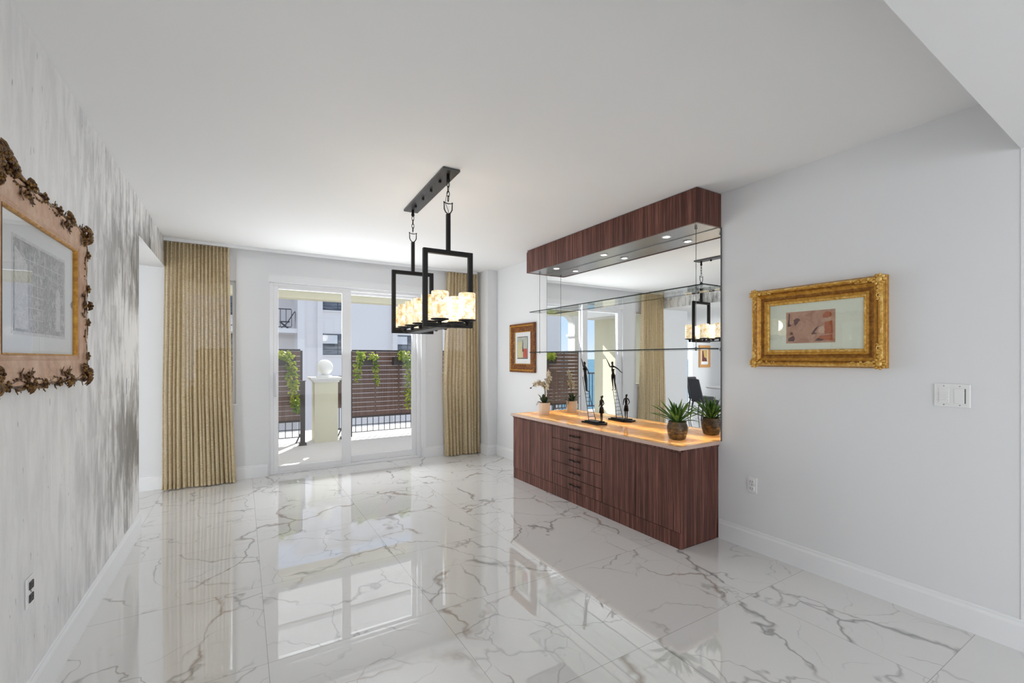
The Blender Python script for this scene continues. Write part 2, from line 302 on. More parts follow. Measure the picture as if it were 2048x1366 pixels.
# ------------------------------------------------------------------ mesh helpers
class MB:
    def __init__(s): s.v = []; s.f = []; s.mi = []; s.sm = []
    def face(s, idx, mi=0, sm=False): s.f.append(tuple(idx)); s.mi.append(mi); s.sm.append(sm)
    def box(s, x0, x1, y0, y1, z0, z1, mi=0):
        b = len(s.v); s.v += [(x, y, z) for z in (z0, z1) for x, y in ((x0, y0), (x1, y0), (x1, y1), (x0, y1))]
        for q in ((0, 3, 2, 1), (4, 5, 6, 7), (0, 1, 5, 4), (1, 2, 6, 5), (2, 3, 7, 6), (3, 0, 4, 7)): s.face([b+i for i in q], mi)
        return s
    def poly(s, pts, mi=0):
        b = len(s.v); s.v += [tuple(p) for p in pts]; s.face(range(b, b+len(pts)), mi); return s
    def prism(s, pts, vec, mi=0):
        b = len(s.v); n = len(pts); v = Vector(vec); s.v += [tuple(p) for p in pts]+[tuple(Vector(p)+v) for p in pts]
        s.face(list(range(b, b+n))[::-1], mi); s.face(range(b+n, b+2*n), mi)
        for i in range(n): j = (i+1) % n; s.face((b+i, b+j, b+n+j, b+n+i), mi)
        return s
    def tube(s, pts, r, n=8, closed=False, caps=True, mi=0, sm=True, flat=1.0):
        P = [Vector(p) for p in pts]; k = len(P); rr = r if isinstance(r, (list, tuple)) else [r]*k
        b = len(s.v); up = None
        for i in range(k):
            a = P[(i-1) % k] if (closed or i) else P[i]; c = P[(i+1) % k] if (closed or i < k-1) else P[i]
            t = (c-a).normalized()
            if up is None:
                up = Vector((0, 0, 1)) if abs(t.z) < .9 else Vector((1, 0, 0))
            u = (up-t*up.dot(t)).normalized(); w = t.cross(u); up = u
            for j in range(n):
                a_ = 2*PI*j/n; s.v.append(tuple(P[i]+(u*math.cos(a_)*flat+w*math.sin(a_))*rr[i]))
        m = k if closed else k-1
        for i in range(m):
            i2 = (i+1) % k
            for j in range(n):
                j2 = (j+1) % n; s.face((b+i*n+j, b+i*n+j2, b+i2*n+j2, b+i2*n+j), mi, sm)
        if caps and not closed:
            s.face([b+j for j in range(n)][::-1], mi); s.face([b+(k-1)*n+j for j in range(n)], mi)
        return s
    def bar(s, a, b, w, h=None, mi=0):
        h = h or w; a = Vector(a); b = Vector(b); t = (b-a).normalized(); up = Vector((0, 0, 1)) if abs(t.z) < .9 else Vector((0, 1, 0))
        u = t.cross(up).normalized(); v = u.cross(t)
        q = len(s.v)
        for p in (a, b):
            for x, y in ((-1, -1), (1, -1), (1, 1), (-1, 1)): s.v.append(tuple(p+u*x*w/2+v*y*h/2))
        for f in ((0, 1, 2, 3), (7, 6, 5, 4), (0, 4, 5, 1), (1, 5, 6, 2), (2, 6, 7, 3), (3, 7, 4, 0)): s.face([q+i for i in f], mi)
        return s
    def lathe(s, prof, c=(0, 0, 0), n=28, mi=0, sm=True, caps=True):
        b = len(s.v); k = len(prof)
        for r, z in prof:
            for j in range(n): a = 2*PI*j/n; s.v.append((c[0]+r*math.cos(a), c[1]+r*math.sin(a), c[2]+z))
        for i in range(k-1):
            for j in range(n): j2 = (j+1) % n; s.face((b+i*n+j, b+i*n+j2, b+(i+1)*n+j2, b+(i+1)*n+j), mi, sm)
        if not caps: return s
        if prof[0][0] > 1e-6: s.face([b+j for j in range(n)][::-1], mi)
        if prof[-1][0] > 1e-6: s.face([b+(k-1)*n+j for j in range(n)], mi)
        return s
    def blob(s, c, r, n=8, m=6, mi=0, rot=None, sm=True):
        b = len(s.v); r = (r, r, r) if not isinstance(r, (tuple, list)) else r
        for i in range(m+1):
            th = PI*i/m
            for j in range(n):
                a = 2*PI*j/n; p = Vector((r[0]*math.sin(th)*math.cos(a), r[1]*math.sin(th)*math.sin(a), r[2]*math.cos(th)))
                if rot is not None: p = rot @ p
                s.v.append(tuple(Vector(c)+p))
        for i in range(m):
            for j in range(n): j2 = (j+1) % n; s.face((b+i*n+j, b+(i+1)*n+j, b+(i+1)*n+j2, b+i*n+j2), mi, sm)
        return s
    def leaf(s, base, d, up, L, w, droop=0, fold=.15, n=6, mi=0, tipw=.05, thick=0):
        """a curved blade with real cross section"""
        d = Vector(d).normalized(); up = Vector(up); side = d.cross(up).normalized(); nrm = side.cross(d).normalized(); base = Vector(base)
        b = len(s.v); th = thick or w*.06
        for i in range(n+1):
            t = i/n; c = base+d*L*t-Vector((0, 0, 1))*droop*t*t*L
            ww = w*(math.sin(PI*min(1, .12+t*.88))**.7*(1-tipw)+tipw*.2)*.5 if i < n else w*.02
            s.v += [tuple(c-side*ww+nrm*fold*ww), tuple(c), tuple(c+side*ww+nrm*fold*ww), tuple(c-nrm*th)]
        for i in range(n):
            q = b+i*4; p = q+4
            s.face((q, q+1, p+1, p), mi, True); s.face((q+1, q+2, p+2, p+1), mi, True); s.face((q+2, q+3, p+3, p+2), mi, True); s.face((q+3, q, p, p+3), mi, True)
        return s
    def build(s, name, mats, parent=None, world=True, bevel=0, origin=None, label=None, kind=None, weld=False):
        """links everything collected as ONE mesh object; world=True: collected in world coordinates"""
        inv = Matrix.Identity(4)
        if parent is not None and world:
            root = parent
            while root.parent: root = root.parent
            inv = (Matrix.Translation(root.location) @ root.rotation_euler.to_matrix().to_4x4()).inverted()
        elif origin is not None: inv = Matrix.Translation(-Vector(origin))
        me = bpy.data.meshes.new(name); me.from_pydata([tuple(inv @ Vector(p)) for p in s.v], [], s.f)
        for m in (mats if isinstance(mats, (list, tuple)) else [mats]): me.materials.append(m)
        me.polygons.foreach_set('material_index', s.mi); me.polygons.foreach_set('use_smooth', s.sm); me.update()
        bm = bmesh.new(); bm.from_mesh(me)
        if weld: bmesh.ops.remove_doubles(bm, verts=bm.verts, dist=1e-5)
        bmesh.ops.recalc_face_normals(bm, faces=bm.faces); bm.to_mesh(me); bm.free()
        o = bpy.data.objects.new(name, me); COL.objects.link(o)
        if origin is not None: o.location = origin
        if parent is not None: o.parent = parent
        if bevel:
            bv = o.modifiers.new('bevel', 'BEVEL'); bv.width = bevel; bv.segments = 2; bv.limit_method = 'ANGLE'
        if label: o['label'] = label
        if kind: o['kind'] = kind
        return o
def tag(o, label, cat, group=None):
    o['label'] = label; o['category'] = cat
    if group: o['group'] = group
    return o
def thing(name, label, cat, loc=(0, 0, 0), rotz=0, group=None):
    o = bpy.data.objects.new(name, None); COL.objects.link(o); o.empty_display_size = .05
    o.location = loc; o.rotation_euler = (0, 0, rotz); return tag(o, label, cat, group)
def struct(name, mb, mat, parent=None, bevel=0, **kw):
    return mb.build(name, mat, parent, bevel=bevel, kind=None if parent else 'structure', **kw)
def dup(o, parent=None, **kw):
    c = o.copy(); COL.objects.link(c)
    if parent is not None: c.parent = parent; 
    for ch in list(o.children):
        dup(ch, c)
    for k, v in kw.items(): c[k] = v
    return c

# ------------------------------------------------------------------ room shell
XR, XL, YB, H, ZS = 3.25, -.72, 6.165, 2.731, 2.43
struct('floor', MB().box(-6.7, 4.2, -4.9, 6.36, -.12, 0), M['marble'])
struct('floor_nook', MB().box(-6.7, -1.42, 6.36, 8.85, -.12, 0), M['marble'])
mb = MB(); mb.prism([(XL, .50, H), (XR, .545, H), (XR+.15, .545, H), (XR+.15, YB, H), (XL, YB, H)], (0, 0, .12)); struct('ceiling', mb, M['ceiling'])
mb = MB(); mb.prism([(-6.7, -4.9, 2.445), (4.2, -4.9, 2.445), (4.2, .578, 2.445), (XR, .575, 2.445), (1.53, .54, 2.445), (XL, .50, 2.445), (-6.7, .50, 2.445)], (0, 0, .4)); struct('ceiling_soffit', mb, M['ceiling'])
struct('ceiling_nook', MB().box(-6.7, -.87, .50, 8.85, 2.43, 2.6), M['ceiling'])
# right wall, its end face and the recessed stretch beyond
struct('wall_right', MB().box(XR, XR+.15, .575, YB+.2, 0, H), M['wall'])
struct('wall_recess', MB().box(XR+.11, XR+.25, -4.9, .575, 0, 2.445), M['wall'])
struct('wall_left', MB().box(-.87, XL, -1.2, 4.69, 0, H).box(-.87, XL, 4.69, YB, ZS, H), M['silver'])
struct('trim_4', MB().box(-.8695, XL-.0005, 4.69, YB, ZS-.006, ZS), M['ceiling'])
# back wall with its three openings (window, sliding door, window)
WX = [(-.60, -.052), (2.53, 3.0)]; WZ = (.895, 2.34); DX = (.285, 2.205); DZ = 2.36
mb = MB(); y0, y1 = YB, YB+.2
for a, b in ((-1.6, WX[0][0]), (WX[0][1], DX[0]), (DX[1], WX[1][0]), (WX[1][1], XR)): mb.box(a, b, y0, y1, 0, H)
for a, b in WX: mb.box(a, b, y0, y1, 0, WZ[0]).box(a, b, y0, y1, WZ[1], H)
mb.box(DX[0], DX[1], y0, y1, DZ, H)
struct('wall_back', mb, M['wall'])
struct('wall_column', MB().box(3.095, XR, 5.80, YB, 0, H), M['wall'])
struct('wall_nook_side', MB().box(-1.60, -1.44, YB+.2, 8.85, 0, 2.9), M['wall'])
struct('wall_nook_exterior', MB().box(-1.44, -1.415, YB+.2, 8.87, -.3, 2.9), M['cream_stucco'])
struct('wall_nook_far', MB().box(-6.7, -5.16, 8.7, 8.85, 0, 2.6).box(-4.78, -1.44, 8.7, 8.85, 0, 2.6).box(-5.16, -4.78, 8.7, 8.85, 0, .1).box(-5.16, -4.78, 8.7, 8.85, 2.1, 2.6), M['wall'])
struct('wall_nook_left', MB().box(-6.85, -6.7, -4.9, 8.85, 0, 2.6), M['wall'])
struct('wall_rear', MB().box(-6.85, 4.2, -5.0, -4.9, 0, 2.8), M['wall'])
# baseboards: stepped profile
def baseboard(name, a, b, nrm, h=.15):
    a = Vector((a[0], a[1], 0)); b = Vector((b[0], b[1], 0)); n = Vector((nrm[0], nrm[1], 0))
    prof = [(0, 0), (.016, 0), (.016, h-.03), (.013, h-.022), (.009, h-.016), (.009, h-.004), (.006, h), (0, h)]
    mb = MB(); mb.prism([a+n*d+Vector((0, 0, z)) for d, z in prof], b-a); return struct(name, mb, M['trim'])
baseboard('baseboard_right', (XR, .55), (XR, 2.18), (-1, 0))
baseboard('baseboard_right_far', (XR, 4.58), (XR, 5.80), (-1, 0))
baseboard('baseboard_left', (XL, -1.2), (XL, 4.69), (1, 0), .165)
baseboard('baseboard_column_front', (3.08, 5.80), (XR, 5.80), (0, -1))
baseboard('baseboard_column_side', (3.095, 5.785), (3.095, YB), (-1, 0))
baseboard('baseboard_back_left', (-1.6, YB), (DX[0]-.02, YB), (0, -1))
baseboard('baseboard_back_right', (DX[1]+.02, YB), (3.095, YB), (0, -1))
# corner bead at the end of the right wall
struct('trim_1', MB().box(XR-.004, XR+.11, .565, .575, .15, 2.445), M['trim'])
# door surround: flat band + cap line
mb = MB(); mb.box(DX[0]-.015, DX[1]+.075, YB-.012, YB, DZ, DZ+.085).box(DX[0]-.015, DX[1]+.08, YB-.018, YB, DZ+.078, DZ+.09)
mb.box(DX[1], DX[1]+.065, YB-.012, YB, .15, DZ)
struct('trim_2', mb, M['trim'])
struct('trim_3', MB().box(-.06, .285, YB-.006, YB, WZ[0]-.0, H-.1), M['wall'])

# sliding glass door
d = thing('door_1', 'white framed sliding glass door between the curtains, open view to the terrace', 'door', (1.245, YB+.09, 0)); 
del d['category']; d['kind'] = 'structure'; del d['label']
ya, yb = YB+.03, YB+.15
mb = MB().box(DX[0], DX[0]+.045, ya, yb, 0, DZ).box(DX[1]-.045, DX[1], ya, yb, 0, DZ).box(DX[0]+.045, DX[1]-.045, ya, yb, DZ-.04, DZ).box(DX[0]+.045, DX[1]-.045, ya, yb, 0, .03)
mb.build('frame', M['pvc'], d, bevel=.004)
def sash(x0, x1, y, sl, sr, top, bot, nm='sash'):
    mb = MB().box(x0, x0+sl, y, y+.045, .03, DZ-.04).box(x1-sr, x1, y, y+.045, .03, DZ-.04).box(x0+sl, x1-sr, y, y+.045, DZ-.04-top, DZ-.04).box(x0+sl, x1-sr, y, y+.045, .03, .03+bot)
    s_ = mb.build(nm, M['pvc'], d, bevel=.004)
    MB().box(x0+sl, x1-sr, y+.018, y+.026, .03+bot, DZ-.04-top).build('pane', M['glass'], s_)
    return s_
s1 = sash(DX[0]+.045, 1.245, ya+.002, .055, .115, .035, .06)
s2 = sash(1.17, DX[1]-.045, ya+.06, .085, .06, .035, .085)
hz = 1.10
mb = MB().box(.338, .372, ya-.012, ya+.001, hz-.17, hz+.17); mb.tube([(.355, ya-.012, hz-.14), (.355, ya-.045, hz-.11), (.355, ya-.05, hz), (.355, ya-.045, hz+.11), (.355, ya-.012, hz+.14)], .009)
mb.build('handle', M['pvc'], s1)
MB().box(1.232, 1.242, ya-.012, ya+.001, 1.22, 1.42).build('latch', M['pvc'], s1)
# the windows
for i, (a, b) in enumerate(WX):
    mb = MB(); y = YB+.06
    mb.box(a, a+.03, y, y+.09, *WZ).box(b-.045, b, y, y+.09, *WZ).box(a+.03, b-.045, y, y+.09, WZ[0], WZ[0]+.035).box(a+.03, b-.045, y, y+.09, WZ[1]-.035, WZ[1])
    if i == 1: mb.box(a+.03, b-.045, y+.02, y+.06, 1.20, 1.225).box(a+.03, b-.045, y+.02, y+.06, 1.9, 1.925)
    w = struct('window_%d' % (i+1), mb, M['pvc'])
    MB().box(a+.03, b-.045, y+.038, y+.046, WZ[0]+.035, WZ[1]-.035).build('pane', M['glass'], w)
    MB().box(a-.012, b+.012, YB-.014, YB+.06, WZ[0]-.016, WZ[0]+.002).build('window_sill', M['trim'], w)

# ------------------------------------------------------------------ curtain track and curtains
t_ = MB().box(-.72, 3.04, 6.045, 6.075, H-.030, H).box(-.72, 3.04, 6.035, 6.045, H-.034, H)
tag(t_.build('curtain_track', M['trim'], origin=(1.1, 6.06, H)), 'slim white curtain track on the ceiling along the back wall', 'curtain track')
def curtain(x0t, x1t, x0m, x1m, x0b, x1b, folds, label, seed, amp=1.0):
    rnd = random.Random(seed); nx = folds*10; nz = 46; zt = 2.695
    root = thing('curtain', label, 'curtain', ((x0b+x1b)/2, 6.06, 0), group='gold sheer curtains')
    ph = [rnd.uniform(-1.3, 1.3) for _ in range(folds+2)]; am = [rnd.uniform(.45, 1.45) for _ in range(folds+2)]; ax_ = [rnd.uniform(-.25, .25) for _ in range(folds+2)]
    def P(u, z):
        t = 1-z/zt
        f = u*folds; k = min(folds, int(f)); fr = f-k
        g = lambda arr: arr[k]*(1-fr)+arr[k+1]*fr
        if t < .62: w = (t/.62)**1.2; xa = x0t+(x0m-x0t)*w; xb = x1t+(x1m-x1t)*w
        else: w = (t-.62)/.38; xa = x0m+(x0b-x0m)*w; xb = x1m+(x1b-x1m)*w
        A = (.024+.024*t**.7)*amp
        phase = 2*PI*f+g(ph)*(.5+t*1.3)
        x = xa+(xb-xa)*u+math.cos(phase)*.010*t*am[k]
        y = 6.06+A*g(am)*math.sin(phase)+.006*math.sin(phase*2.1+z*2)*t
        return (x, max(5.975, min(y, 6.130)), z)
    def sheet(z0, z1, n, name, mat, off=0, parent=root):
        mb = MB()
        for i in range(n+1):
            z = z0+(z1-z0)*i/n
            for j in range(nx+1):
                p = P(j/nx, z); mb.v.append((p[0], p[1]-off, p[2]))
        for i in range(n):
            for j in range(nx): q = i*(nx+1)+j; mb.face((q, q+1, q+nx+2, q+nx+1), 0, True)
        return mb.build(name, mat, parent)
    sheet(.012, zt, nz, 'curtain_panel', M['curtain'])
    sheet(.012, .07, 3, 'hem', M['curtain'], .004)
    sheet(zt-.05, zt, 2, 'heading_tape', M['curtain'], .004)
    for k in range(folds+1):
        x = x0t+(x1t-x0t)*k/folds; MB().tube([(x, 6.06, zt-.01), (x, 6.06, H-.031)], .0035, 6).build('curtain_hook', M['trim'], root)
    return root
curtain(-.715, -.125, -.735, -.10, -.735, -.06, 17, 'wide gold sheer curtain hanging at the left end of the track', 3)
curtain(2.56, 3.055, 2.50, 3.075, 2.53, 3.08, 10, 'narrower gold sheer curtain hanging at the right end of the track beside the corner column', 5, 1.35)

# ------------------------------------------------------------------ sideboard, mirror, canopy, shelves
cy0, cy1, cx0 = 2.19, 4.57, 2.785
sb = thing('sideboard', 'long dark striped-wood sideboard with doors and five drawers against the right wall', 'sideboard', (3.02, 3.38, 0))
XM = 3.24
mb = MB()
mb.box(cx0+.012, XR-.002, cy0+.0, cy0+.02, .0, .738)      # near end panel
mb.box(cx0+.012, XR-.002, cy1-.02, cy1, .0, .738)
mb.box(XR-.02, XR-.002, cy0+.02, cy1-.02, .0, .70).box(cx0+.022, XR-.02, cy0+.02, cy1-.02, .62, .64)
mb.build('carcass', M['wood'], sb)
MB().box(cx0+.019, cx0+.026, cy0+.02, cy1-.02, .10, .721).build('dark_backing', M['black_metal'], sb)  # black sheet puts the shade of the gaps between fronts into colour
MB().box(cx0+.004, cx0+.012, cy0-.0, cy1, 0, .118).box(cx0+.012, XR-.05, cy0-.004, cy0, 0, .0).build('plinth', M['wood'], sb, bevel=.001)
MB().box(cx0+.012, XR-.002, cy0-.006, cy0+.02, .725, .7385).box(cx0+.012, XR-.002, cy1-.02, cy1+.006, .725, .7385).box(cx0-.004, cx0+.03, cy0-.006, cy1+.006, .722, .738).build('top_rail', M['wood'], sb)
def front(y0, y1, z0, z1, name, parent=sb):
    return MB().box(cx0, cx0+.018, y0+.0025, y1-.0025, z0+.003, z1-.002).build(name, M['wood'], parent, bevel=.0015)
def Yat(px, X):  # depth along the wall where the plane X meets picture column px
    u = (px-1024)/892; k = (.51788+.85545*u)/(.85545-.51788*u); return X/k
yd = [cy1, Yat(1061, cx0), Yat(1105, cx0), Yat(1203.5, cx0), Yat(1271, cx0), cy0]
front(yd[1], yd[0], .12, .72, 'cabinet_door'); front(yd[2], yd[1], .12, .72, 'cabinet_door')
front(yd[4], yd[3], .12, .72, 'cabinet_door'); front(yd[5], yd[4], .12, .72, 'cabinet_door')
dh = .60/5
for k in range(5):
    z = .12+dh*k; dr = front(yd[3], yd[2], z, z+dh, 'drawer'); ym = (yd[2]+yd[3])/2; zm = z+dh*.52
    mb = MB(); L = .075
    mb.tube([(cx0-.001, ym-L*.8, zm), (cx0-.016, ym-L*.8, zm+.002)], .004); mb.tube([(cx0-.001, ym+L*.8, zm), (cx0-.016, ym+L*.8, zm+.002)], .004)
    pts = [(cx0-.018-.004*math.cos(3*a), ym+L*1.1*a, zm+.004*math.sin(a*7)) for a in [i/9-1 for i in range(19)]]
    mb.tube(pts, [.0045+.0035*abs(math.sin(i*.5)) for i in range(19)], 8)
    mb.build('handle', M['bronze'], dr)
strip = MB()
# LED strips lying under the stone
zl = .712
strip.box(cx0+.036, cx0+.044, cy0+.03, cy1-.03, zl, zl+.006).box(XM-.035, XM-.027, cy0+.03, cy1-.03, zl, zl+.006).box(cx0+.043, XM-.035, cy0+.03, cy0+.038, zl, zl+.006).box(cx0+.043, XM-.035, cy1-.038, cy1-.03, zl, zl+.006)
strip.build('light_strip', M['led_strip'], sb, label='warm light strips under the stone')
ct = MB().box(cx0-.024, XM+.004, cy0-.018, cy1+.02, .740, .768)
mbt = MB(); x0, x1, y0, y1 = cx0-.024, XM+.004, cy0-.018, cy1+.02
cto = thing('countertop', 'glowing amber onyx countertop lying on the dark sideboard', 'countertop', (3.0, 3.38, .74))
MB().box(x0+.012, x1-.0, y0+.012, y1-.012, .742, .768).build('stone_slab', M['onyx'], cto)
MB().box(x0, x0+.012, y0, y1, .740, .767).box(x0+.012, x1, y0, y0+.012, .740, .767).box(x0+.012, x1, y1-.012, y1, .740, .767).build('edge_band', M['onyx_edge'], cto, bevel=.003)
# mirror: three sheets with polished edges and a thin metal edge on the right
mr = thing('wall_mirror', 'large frameless mirror above the sideboard between counter and canopy', 'mirror', (XM, 3.34, .77))
my0, my1 = 2.165, 4.515; zc = 2.461
MB().box(XM, XR-.001, my0, my1, .7685, 1.497).box(XM, XR-.001, my0, my1, 1.5055, zc-.001).build('mirror_sheet', M['mirror'], mr)
MB().box(XM-.001, XR-.001, my0-.006, my0, .769, zc-.001).build('metal_edge', M['steel'], mr); MB().box(XM-.001, XR-.001, my1, my1+.003, .769, zc-.001).build('metal_edge', M['steel'], mr)
cn = thing('display_canopy', 'dark striped-wood canopy box under the ceiling above the mirror', 'canopy', (3.1, 3.36, zc))
kx = 2.953; ky0, ky1 = 2.165, 4.545
mb = MB().box(kx, kx+.02, ky0, ky1-.03, zc, H-.006).box(kx+.006, kx+.02, ky1-.03, ky1, zc, H-.02).box(kx+.02, XR-.001, ky0, ky0+.02, zc, H-.006).box(kx+.02, XR-.001, ky1-.02, ky1, zc, H-.02)
mb.build('fascia', M['wood'], cn, bevel=.001)
MB().box(kx+.01, XR-.001, ky0+.01, ky1-.01, H-.006, H-.0005).build('shadow_gap', M['black_metal'], cn)
MB().box(kx+.02, XM-.001, ky0+.02, ky1-.02, zc+.004, zc+.014).build('metal_underside', M['brushed'], cn, label='brushed steel underside')
XP = XM-.14
for px in (1113, 1208, 1333):
    y = Yat(px, XP)
    l_ = MB().lathe([(.028, 0), (.040, 0), (.040, .006), (.028, .006), (.028, 0)], (XP, y, zc-.002), 24, caps=False).build('downlight', M['pvc'], cn)
    MB().lathe([(.0, .001), (.028, .001), (.028, .004), (0, .004)], (XP, y, zc-.002), 24).build('lens', M['puck'], l_, label='lit round lens')
    sp = bpy.data.lights.new('canopy_downlight', 'SPOT'); sp.energy = 3; sp.spot_size = R(110); sp.spot_blend = .8; sp.shadow_soft_size = .03; sp.color = (1, .95, .88)
    so_ = bpy.data.objects.new('canopy_downlight', sp); COL.objects.link(so_); so_.location = (XP, y, zc-.012)
# the hanging glass shelves
for z, nm, gl in ((2.0, 'upper clear glass shelf hung on wires in front of the mirror', 0), (1.502, 'lower clear glass shelf hung on wires at eye level in front of the mirror', 1)):
    sh = thing('glass_shelf', nm, 'shelf', (3.14, 3.4, z), group='hanging glass shelves')
    sx0 = 3.05; sy0, sy1 = 2.18, 4.62
    MB().box(sx0+.003, XM-.003, sy0+.003, sy1-.003, z-.0045, z+.0045).build('shelf_plate', M['shelf_glass'], sh)
    MB().box(sx0, sx0+.003, sy0, sy1, z-.0048, z+.0048).box(sx0+.003, XM-.003, sy0, sy0+.003, z-.0048, z+.0048).box(sx0+.003, XM-.003, sy1-.003, sy1, z-.0048, z+.0048).build('polished_edge', M['shelf_edge'], sh, label='dark green polished edge')
for y, nm in ((4.44, 'thin steel suspension wire at the far end of the glass shelves'), (2.27, 'thin steel suspension wire at the near end of the glass shelves')):
    wr = thing('suspension_wire', nm, 'wire', (3.08, y, 1.49), group='shelf suspension wires')
    MB().tube([(3.08, y, 1.487), (3.08, y, zc)], .0022, 8).build('wire', M['steel'], wr)
    for z in (1.502, 2.0):
        MB().lathe([(.008, -.016), (.008, -.0055), (.004, -.005)], (3.08, y, z), 12).lathe([(.004, .005), (.008, .0055), (.008, .012)], (3.08, y, z), 12).build('clamp', M['steel'], wr)
    MB().lathe([(.011, 0), (.011, -.008), (.005, -.012)], (3.08, y, zc), 12).build('ceiling_boss', M['steel'], wr)

# ------------------------------------------------------------------ chandelier
ch = thing('chandelier', 'black linear chandelier with two rows of lit alabaster shades hanging from the ceiling', 'chandelier', (1.252, 3.33, H), R(-2.4))
def cb(): return MB()
o = cb().box(-.062, .062, -.50, .50, -.018, -.0005); o.build('ceiling_plate', M['plate_grey'], ch, world=False, bevel=.002)
for y in (-.30, -.10, .10, .30):
    cb().box(-.022, -.006, y-.008, y+.008, -.036, -.018).build('plate_screw', M['black_metal'], ch, world=False)
def link_chain(x, y, z0, z1):
    mb = MB(); mb.lathe([(.0, 0), (.011, 0), (.011, -.03), (.014, -.035), (.014, -.05), (.006, -.058), (0, -.058)], (x, y, z0), 12)
    z = z0-.05; k = 0; Lk = .042
    while z-Lk*.78 > z1-.005:
        pts = []
        for i in range(14):
            a = 2*PI*i/14; lx = .0095*math.cos(a); lz = Lk/2*math.sin(a)
            pts.append((x+(lx if k % 2 == 0 else 0), y+(lx if k % 2 else 0), z-Lk/2+lz))
        mb.tube(pts, .0028, 6, closed=True); z -= Lk*.80; k += 1
    return mb
zt_, zb_ = 2.178-H, 1.64-H
for y in (-.43, .43):
    fr = MB()
    w = .1665; b_ = .0155
    for s_ in (-1, 1): fr.box(s_*w-b_ if s_ > 0 else -w-b_, s_*w+b_ if s_ > 0 else -w+b_, y-b_, y+b_, zb_, zt_)
    fr.box(-w+b_, w-b_, y-b_, y+b_, zt_-2*b_, zt_).box(-w+b_, w-b_, y-b_, y+b_, zb_, zb_+2*b_)
    fo = fr.build('hanging_frame', M['black_metal'], ch, world=False, bevel=.0015)
    ztop = 2.53-H if y < 0 else 2.53-H
    MB().box(-.0135, .0135, y-.0135, y+.0135, zt_, 2.435-H).build('stem', M['black_metal'], fo, world=False, bevel=.0015)
    # shield-shaped hook
    zs = 2.435-H; mb = MB()
    mb.tube([(-.030, y, zs+.075), (-.029, y, zs+.03), (-.018, y, zs+.010), (0, y, zs-.002), (.018, y, zs+.010), (.029, y, zs+.03), (.030, y, zs+.075), (.0, y, zs+.071)], .0042, 8, closed=True)
    mb.blob((-.030, y, zs+.078), .006); mb.blob((.030, y, zs+.078), .006)
    mb.build('hook', M['black_metal'], fo, world=False)
    link_chain(0, y, -.018, zs+.075).build('chain', M['black_metal'], ch, world=False)
MB().tube([(0, -.43, -.06), (.004, -.428, -.13), (-.016, -.432, -.18), (-.02, -.43, -.225), (.0, -.43, -.27), (.004, -.43, -.30)], .0018, 6).build('power_cord', M['black_metal'], ch, world=False)
MB().box(-.055, .055, -.43+b_, .43-b_, zb_+.004, zb_+.014).build('tray', M['plate_grey'], ch, world=False, bevel=.001)
for k in range(6):
    y = -.535+k*.214
    arm = MB().box(-.112, .112, y-.009, y+.009, zb_+.014, zb_+.026)
    if abs(y) > .43: arm.box(-.012, .012, min(y, -.42) if y < 0 else .42, max(y, .42) if y > 0 else -.42, zb_+.014, zb_+.024)
    arm.build('arm', M['black_metal'], ch, world=False)
    for s_ in (-1, 1):
        x = s_*.098; zz = 1.69-H
        hd = MB().lathe([(.012, zb_+.006-zz), (.012, -.02), (.034, -.012), (.060, -.006), (.062, 0), (.0, 0)], (x, y, zz), 28).build('shade_holder', M['black_metal'], ch, world=False)
        MB().lathe([(.050, 0.0), (.056, .001), (.0575, .01), (.0575, .178), (.055, .183), (.051, .178), (.051, .006)], (x, y, zz), 32).build('lamp_shade', M['shade'], hd, world=False)
        mbx = MB().lathe([(.0, .0), (.013, .002), (.013, .05), (.022, .075), (.018, .10), (0, .112)], (x, y, zz), 14).build('bulb', M['puck'], hd, world=False)
    pl = bpy.data.lights.new('chandelier_glow', 'POINT'); pl.energy = .9; pl.color = (1, .92, .82); pl.shadow_soft_size = .06
    po = bpy.data.objects.new('chandelier_glow', pl); COL.objects.link(po); po.parent = ch; po.location = (0, y, 1.80-H)

# ------------------------------------------------------------------ pictures
def rect_profile(mb, w, h, prof, mi=None):
    """mitred moulding around a w x h opening; prof = [(outward, forward)]; local x = right, -y = out of the wall, z = up"""
    b = len(mb.v); n = len(prof)
    for sx, sz in ((-1, -1), (1, -1), (1, 1), (-1, 1)):
        for o_, f_ in prof: mb.v.append((sx*(w/2+o_), -f_, sz*(h/2+o_)))
    for c in range(4):
        c2 = (c+1) % 4
        for i in range(n-1): mb.face((b+c*n+i, b+c2*n+i, b+c2*n+i+1, b+c*n+i+1), 0 if mi is None else mi[i])
def flat(x0, x1, z0, z1, y, mb=None, mi=0, th=.001):
    mb = mb or MB(); return mb.box(x0, x1, y, y+th, z0, z1, mi)
# -- gilt frame on the right wall
pw = .80; phh = .548; yc = 1.494; zc_ = 1.640
g = thing('framed_picture', 'gilt framed faded pink print with wide pale green mat right of the sideboard', 'picture', (XR, yc, zc_), R(-90))
iw, ih = .565, .315
mb = MB(); e = (pw-iw)/2
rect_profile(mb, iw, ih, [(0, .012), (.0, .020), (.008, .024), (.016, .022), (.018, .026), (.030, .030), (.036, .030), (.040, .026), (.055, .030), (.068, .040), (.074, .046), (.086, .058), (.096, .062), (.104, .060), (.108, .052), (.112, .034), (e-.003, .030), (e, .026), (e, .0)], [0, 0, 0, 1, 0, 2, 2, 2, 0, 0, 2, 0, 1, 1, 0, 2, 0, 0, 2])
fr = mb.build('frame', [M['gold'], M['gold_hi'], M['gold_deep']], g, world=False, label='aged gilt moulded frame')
mb = MB(); rect_profile(mb, iw, ih, [(-.001, .013), (.001, .021), (.009, .0255), (.015, .0235)]); mb.build('sight_edge', M['gold_hi'], fr, world=False, label='bright gilt inner lip')
rnd = random.Random(11)
